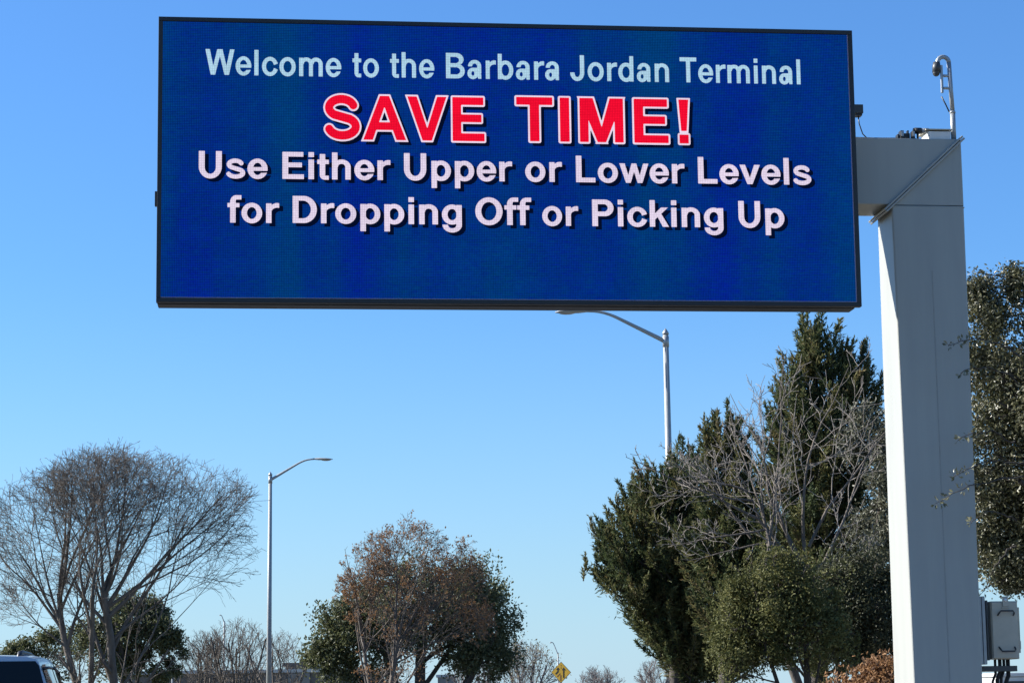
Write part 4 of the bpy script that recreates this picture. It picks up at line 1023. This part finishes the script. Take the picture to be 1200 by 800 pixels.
far_bare(702, 778, 34, 200, 46, 'low pale bare tree right of the yellow sign', FG)
far_bare(768, 770, 26, 190, 47, 'pale bare tree at the left foot of the right lamp pole', FG)
far_bare(812, 776, 24, 200, 48, 'pale bare tree right of the right lamp pole', FG)

# -- cedars
def cedar(Y, base_px, ells, n, seed, label, trunk_top, bl=.17, spires=(), dens=1.0, lean=.0):
    rg = random.Random(seed); rng = np.random.default_rng(seed)
    env = Env(Y, ells, .85)
    base = at(base_px, 790, Y); base.z = 0
    root = empty('cedar_tree', base, 0, label=label, cat='tree', group='dark cedars left of the gantry post')
    top = at(*trunk_top, Y)
    C, D = env.sample(rng, n, shell=.35)
    Cb = []; Ab = []; Lb = []; Wb = []; Sb = []
    limbs = [(0, [Vector((base.x, Y, -.1)), Vector((base.x, Y, top.z * .4)).lerp(top, .3), top], [.20, .12, .02])]
    plumes = []
    for c_, d in zip(C, D):
        o = Vector(d); dirv = Vector((o.x * .75 + lean, o.y * .75, max(o.z, -.6) * .5 + .55)).normalized()
        L_ = rg.choice((.5, .6, .75, .9, 1.25)); plumes.append((Vector(c_) - dirv * L_ * .5, dirv, L_))
    for (px, py, L) in spires:
        q = at(px, py, Y); dv_ = Vector((rg.uniform(-.08, .12) + lean, rg.uniform(-.1, .1), 1)).normalized()
        for kk_ in range(3):
            plumes.append((q - dv_ * L * (.95 + .25 * kk_) + Vector((rg.gauss(0, .05), rg.gauss(0, .05), 0)) * (1 + kk_), dv_, L * 1.0))
    for (p0, dv_, L) in plumes:
        # a plume: curved axis with sprays leaving it forward and outward, short toward the tip
        axis = []; d = dv_.copy(); p = p0.copy(); m = 6
        for i in range(m + 1):
            axis.append(p.copy()); d = Vector((d.x + rg.gauss(0, .10) + .03, d.y + rg.gauss(0, .1), d.z + .07)).normalized(); p = p + d * (L / m)
        limbs.append((2, axis, [.012 * (1 - i / (m + 1)) + .003 for i in range(m + 1)]))
        tk = p0.lerp(Vector((top.x, Y, p0.z - .5)), .8); tk.z = max(p0.z - 1.0 * (p0 - tk).length * .6, .6)
        if rg.random() < .35: limbs.append((1, [Vector((base.x + (top.x - base.x) * min(1, tk.z / top.z), Y, tk.z)), tk.lerp(p0, .6), p0], [.045, .025, .012]))
        ns = int(24 * dens * (L / .7))
        shade = rg.random()
        for k in range(ns):
            t = (k + rg.random()) / ns
            f = t * m; i = min(int(f), m - 1); b = axis[i].lerp(axis[i + 1], f - i); ad = (axis[i + 1] - axis[i]).normalized()
            rv = Vector((rg.gauss(0, 1), rg.gauss(0, 1), rg.gauss(0, 1))); rv = (rv - ad * rv.dot(ad)).normalized()
            sd = (ad * rg.uniform(.6, 1.2) + rv * rg.uniform(.4, .9) * (1.1 - .7 * t)).normalized()
            sl_ = L * (.40 * (1 - t) ** 1.2 + .07) * rg.uniform(.5, 1.3)
            nb = 6
            for j in range(nb):
                u = (j + .6) / nb
                w_ = Vector((rg.gauss(0, .45), rg.gauss(0, .45), rg.gauss(0, .45)))
                Cb.append(tuple(b + sd * sl_ * u + w_ * .03)); Ab.append(tuple(sd + w_)); Lb.append(bl * rg.uniform(.6, 1.25) * (1 - .35 * t)); Wb.append(bl * rg.uniform(.10, .19)); Sb.append(.6 * shade + .4 * rg.random())
    V, Fq = leaf_quads(rng, np.array(Cb), np.array(Ab), np.array(Lb), np.array(Wb))
    link('trunk', to_local(tubes_mesh('trunk', limbs, (8, 5, 4)), base), M['bark_dark'], root)
    link('crown', to_local(arrays_mesh('crown', V, Fq, np.array(Sb)), base), M['leaf_cedar'], root)
    return root
cedar(46, 790, [(778, 640, 78, 78), (755, 665, 66, 62), (800, 590, 45, 60), (820, 690, 60, 66), (770, 705, 55, 42), (795, 745, 48, 40), (825, 758, 36, 34), (770, 730, 30, 24), (805, 772, 36, 28), (838, 778, 28, 22), (765, 595, 30, 40)], 740, 61, 'widest dark cedar with ragged left side, left of the bare grey tree', (800, 560),
      spires=[(795, 512, .8), (770, 545, .6), (735, 578, .6), (706, 612, .5), (690, 648, .4), (812, 530, .6), (750, 560, .5)], lean=-.05)
cedar(43, 850, [(850, 570, 36, 75), (860, 640, 55, 70), (880, 700, 70, 80)], 340, 62, 'middle dark cedar with a double pointed top behind the bare grey tree', (850, 500),
      spires=[(845, 472, 1.1), (860, 490, .9), (832, 505, .8), (872, 515, .7), (880, 540, .6), (820, 520, .6)])
cedar(41, 958, [(955, 420, 22, 45), (955, 470, 42, 55), (955, 540, 72, 75), (970, 620, 85, 80), (965, 710, 85, 80), (1000, 480, 26, 60)], 560, 63, 'tallest dark cedar with its top just under the message board', (955, 385),
      spires=[(945, 366, 1.2), (968, 368, 1.1), (957, 360, 1.2), (935, 412, .7), (918, 455, .7), (905, 480, .6), (998, 400, 1.0), (1013, 398, 1.0), (1008, 428, .8), (1022, 440, .7), (985, 425, .8), (976, 395, .9), (925, 435, .7)])
# -- grey-green tree behind the post
oak(39, 1030, [(1022, 520, 34, 90), (1030, 600, 50, 90), (1080, 560, 70, 130)], [(1035, None, 1030, 560, .12, 0), (1045, None, 1070, 520, .12, .3)], 34000, .075, 71, 'grey-green leafy tree half hidden behind the gantry post', M['leaf_grey'], spread=.12, patch=.8)
# -- bare grey tree in front of the cedars
EG = Env(36, [(935, 560, 118, 128), (955, 480, 75, 82), (850, 585, 100, 80), (985, 540, 72, 150), (770, 575, 62, 62), (900, 455, 42, 55), (1005, 440, 40, 62), (735, 555, 40, 30)], depth=.6)
stems_tree('bare_tree', 36, 945, [(950, None, 940, 655, .098, 0), (940, 668, 838, 592, .055, -.2), ('1', .62, 728, 545, .026, -.2), (940, 660, 900, 430, .034, .2), (944, 655, 968, 420, .034, -.3), (965, 660, 1028, 480, .03, .2), (900, 640, 850, 470, .024, .1), (948, 640, 1000, 405, .028, -.1), ('0', .8, 880, 425, .028, -.3), ('0', .95, 935, 415, .026, .2), ('0', .7, 1035, 560, .022, -.2),
      (935, 662, 860, 500, .036, -.4), (950, 668, 1020, 600, .03, -.3), ('1', .5, 770, 628, .022, -.4), ('1', .8, 760, 590, .024, -.3), ('1', .35, 800, 650, .018, -.4), ('1', .9, 790, 520, .022, -.2), (880, 630, 800, 500, .024, -.1)],
    EG, dict(seg=[10, 9, 7, 4], wander=[.10, .14, .17, .16], trop=[.02, .06, .05, .02], tip=[.10, .22, .3, .5], n=[7, 4, 3], start=[.2, .2, .2], ang=[44, 46, 45], ratio=[.52, .62, .55], thick=[.45, .55, .6], clip=1), .0040, 84,
    M['bark'], M['bark_pale'], 'sparse bare grey tree with crooked pale branches in front of the cedars', 'tree', split=1, sides=(8, 6, 5, 4))

# -- leafy round trees: leaves through a shell, carried on real limbs
def quads_of(me):
    v = np.empty(len(me.vertices) * 3, np.float32); me.vertices.foreach_get('co', v)
    f = np.empty(len(me.loops), np.int32); me.loops.foreach_get('vertex_index', f)
    return v.reshape(-1, 3), f.reshape(-1, 4)
SPRAYS = [((1215, 560, 23.0), (1096, 590, 21.15), 30), ((1200, 545, 23.0), (1116, 560, 21.2), 24), ((1190, 520, 22.8), (1122, 516, 21.3), 18), ((1195, 415, 22.8), (1113, 405, 21.2), 22), ((1190, 610, 22.8), (1136, 612, 21.4), 14), ((1190, 640, 23), (1150, 700, 22.4), 20), ((1195, 450, 22.8), (1126, 436, 21.3), 14)]
def shrub(Y, base_px, ells, stems, n, ln, seed, label, mat, name, cat, spread, group=None, patch=.85, asp=.5, depth=.9, shell=.72, nshell=0, rmin=.005, sp=None, extra=None, clumps=220, csize=.2):
    root = oak(Y, base_px, ells, stems, n, ln, seed, label, mat, name=name, spread=spread, patch=patch, depth=depth, rmin=rmin, asp=asp, sp=sp)
    root['category'] = cat
    if group: root['group'] = group
    rng = np.random.default_rng(seed + 1)
    if nshell:
        env = Env(Y, ells, depth)
        CC, _ = env.sample(rng, clumps, shell=shell)
        i = rng.integers(0, clumps, nshell); sz = rng.uniform(.5, 1.3, clumps) * csize
        sz[rng.random(clumps) < .12] *= 1.6
        C = CC[i] + np.clip(rng.normal(size=(nshell, 3)), -1.7, 1.7) * sz[i][:, None]
        A = rng.normal(size=(nshell, 3)); A[:, 2] += .3
        L = ln * rng.uniform(.7, 1.3, nshell)
        V, Fq = leaf_quads(rng, C, A, L, L * asp)
        o = [c for c in root.children if c.name.startswith('crown')][0]
        me0 = o.data
        v0 = np.empty(len(me0.vertices) * 3, np.float32); me0.vertices.foreach_get('co', v0); v0 = v0.reshape(-1, 3)
        a0 = np.empty(len(me0.polygons), np.float32); me0.attributes['rnd'].data.foreach_get('value', a0)
        cl = rng.random(clumps)[i]
        if extra:
            tw = []; C2 = []; A2 = []
            for (p0, p1, nl) in extra:
                p = at(*p0); q = at(*p1); m = 12; ax = [p.lerp(q, k / m) + Vector((rng.normal() * .012, rng.normal() * .012, .10 * math.sin(3.1 * k / m) + rng.normal() * .01)) for k in range(m + 1)]
                tw.append((0, ax, [.008 * (1 - k / m) + .0024 for k in range(m + 1)]))
                for k in range(nl):
                    t = 1 - (k / nl) ** 1.3 * .62; f = min(t * m, m - .01); b = ax[int(f)].lerp(ax[int(f) + 1], f % 1)
                    side = Vector(rng.normal(size=3)).normalized(); ln_ = rng.uniform(.01, .05)
                    for r2 in range(2 if rng.random() < .6 else 1):
                        d2 = (side + (q - p).normalized() * .8 + Vector(rng.normal(size=3)) * .4).normalized()
                        C2.append(tuple(b + d2 * (ln_ + .02))); A2.append(tuple(d2))
                    tw.append((1, [b, b + side * ln_ * .5, b + side * ln_], [.0018, .0015, .0012]))
            to = [c for c in root.children if c.name.startswith('twigs')][0]; m1 = to.data; m2 = to_local(tubes_mesh('twigs', tw, (5, 3)), root.location)
            va, fa = quads_of(m1); vb, fb = quads_of(m2)
            me = arrays_mesh('twigs', np.concatenate([va, vb]), np.concatenate([fa, fb + len(va)]), smooth=True)
            me.materials.append(M['bark_dark']); to.data = me; bpy.data.meshes.remove(m1); bpy.data.meshes.remove(m2)
            n2 = len(C2); C = np.concatenate([C, np.array(C2)]); L2_ = ln * rng.uniform(.8, 1.4, n2)
            V2, F2 = leaf_quads(rng, np.array(C2), np.array(A2), L2_, L2_ * asp)
            Fq = np.concatenate([Fq, F2 + len(V)]); V = np.concatenate([V, V2]); cl = np.concatenate([cl, .5 + .5 * rng.random(n2)]); nshell += n2
        V = V - np.array(root.location)
        me = arrays_mesh('crown', np.concatenate([v0, V]), np.concatenate([np.arange(len(v0)).reshape(-1, 4), Fq + len(v0)]), np.concatenate([a0, .5 * cl + .5 * rng.random(nshell)]))
        me.materials.append(mat); o.data = me
    return root
_r = random.Random(7)
SHOOTS = []
for _k in range(26):
    _a = R(_r.uniform(20, 200)); _x = 908 + 52 * math.cos(_a); _y = 715 - 50 * math.sin(_a); _l = _r.uniform(8, 22)
    SHOOTS.append(((_x, _y, 33 + _r.uniform(-.4, .3)), (_x + _l * math.cos(_a) + _r.uniform(-6, 6), _y - _l * (.4 + math.sin(_a)), 33 + _r.uniform(-.6, .3)), 12))
shrub(33, 950, [(905, 715, 50, 48), (885, 750, 42, 36), (945, 700, 40, 38), (950, 745, 55, 40), (920, 680, 30, 26), (875, 700, 26, 26), (865, 775, 30, 24), (852, 722, 14, 18), (866, 682, 13, 12), (905, 658, 18, 12), (962, 668, 18, 14), (858, 752, 16, 14)], [(955, None, 915, 720, .07, -.2), (962, None, 940, 700, .06, .2), (958, None, 890, 745, .05, 0)], 9000, .05, 91, 'round yellow-green small-leaved tree below the bare grey tree', M['leaf_bush'], 'round_tree', 'tree', .07, nshell=27000, clumps=120, csize=.13, shell=.55, extra=SHOOTS)
shrub(34.5, 1010, [(1000, 735, 58, 48), (985, 700, 46, 42), (1030, 720, 40, 60), (1012, 670, 30, 30)], [(985, None, 1000, 725, .06, .1), (1000, None, 1020, 700, .06, 0)], 12000, .05, 92, 'shade-darkened small-leaved tree between the round tree and gantry post', M['leaf_shade'], 'round_tree', 'tree', .07, nshell=24000, clumps=130, csize=.15, shell=.5)
shrub(30, 1010, [(1012, 812, 30, 22), (1045, 808, 46, 32), (990, 818, 20, 16)], [(1010, None, 1005, 790, .03, 0), (1020, None, 1035, 790, .03, 0)], 6000, .07, 93, 'low rusty brown bush at the foot of the gantry post', M['leaf_brown'], 'brown_bush', 'bush', .08, nshell=5500, clumps=90, csize=.12, shell=.3)
# -- broad live oak in the middle distance
shrub(84, 488, [(412, 738, 48, 50), (480, 712, 75, 56), (548, 708, 58, 48), (582, 735, 24, 26), (395, 768, 36, 38), (560, 765, 46, 34), (584, 765, 16, 24), (425, 780, 36, 26)],
    [(478, None, 455, 720, .26, 0), (490, None, 520, 715, .26, .4), (486, None, 580, 745, .15, -.5), (488, None, 555, 785, .12, .2), (482, None, 410, 755, .17, .5)], 45000, .14, 21, 'broad dark green live oak behind the rusty tree', M['leaf_oak'], 'live_oak', 'tree', .15, patch=.55, nshell=24000, clumps=210, csize=.25, shell=.4, rmin=.008)
# -- live oak at the right edge, close to the gantry post
NO = [(1400, 500, 225, 165), (1300, 560, 165, 120), (1290, 470, 150, 120), (1195, 520, 85, 110), (1185, 430, 62, 90), (1158, 390, 42, 54), (1150, 500, 46, 84), (1150, 420, 36, 60), (1158, 590, 52, 66), (1185, 620, 55, 50), (1220, 640, 80, 45), (1220, 350, 40, 40), (1150, 345, 20, 20), (1192, 328, 16, 18), (1150, 665, 24, 24), (1188, 672, 22, 18)]
shrub(23.6, 1400, NO, [(1400, None, 1330, 520, .17, -.3), (1395, None, 1250, 560, .12, .2), (1380, 720, 1230, 640, .07, -.3), (1400, None, 1460, 470, .16, .3), (1390, 700, 1215, 470, .09, -.2), (1400, None, 1400, 430, .13, .4), (1300, 690, 1168, 668, .035, -.1), (1385, 700, 1195, 560, .05, -.9),
      (1215, 330, 1150, 318, .010, -.2), (1220, 350, 1160, 335, .010, -.1), (1230, 660, 1155, 690, .012, -.2), (1215, 655, 1185, 690, .010, -.1)],
    70000, .045, 101, 'live oak with small glossy leaves at the right edge beside the gantry post', M['leaf_oak_near'], 'live_oak', 'tree', .055, nshell=115000, clumps=1000, csize=.095, patch=.7, rmin=.003, asp=.48, depth=.62, shell=.5, extra=SPRAYS)
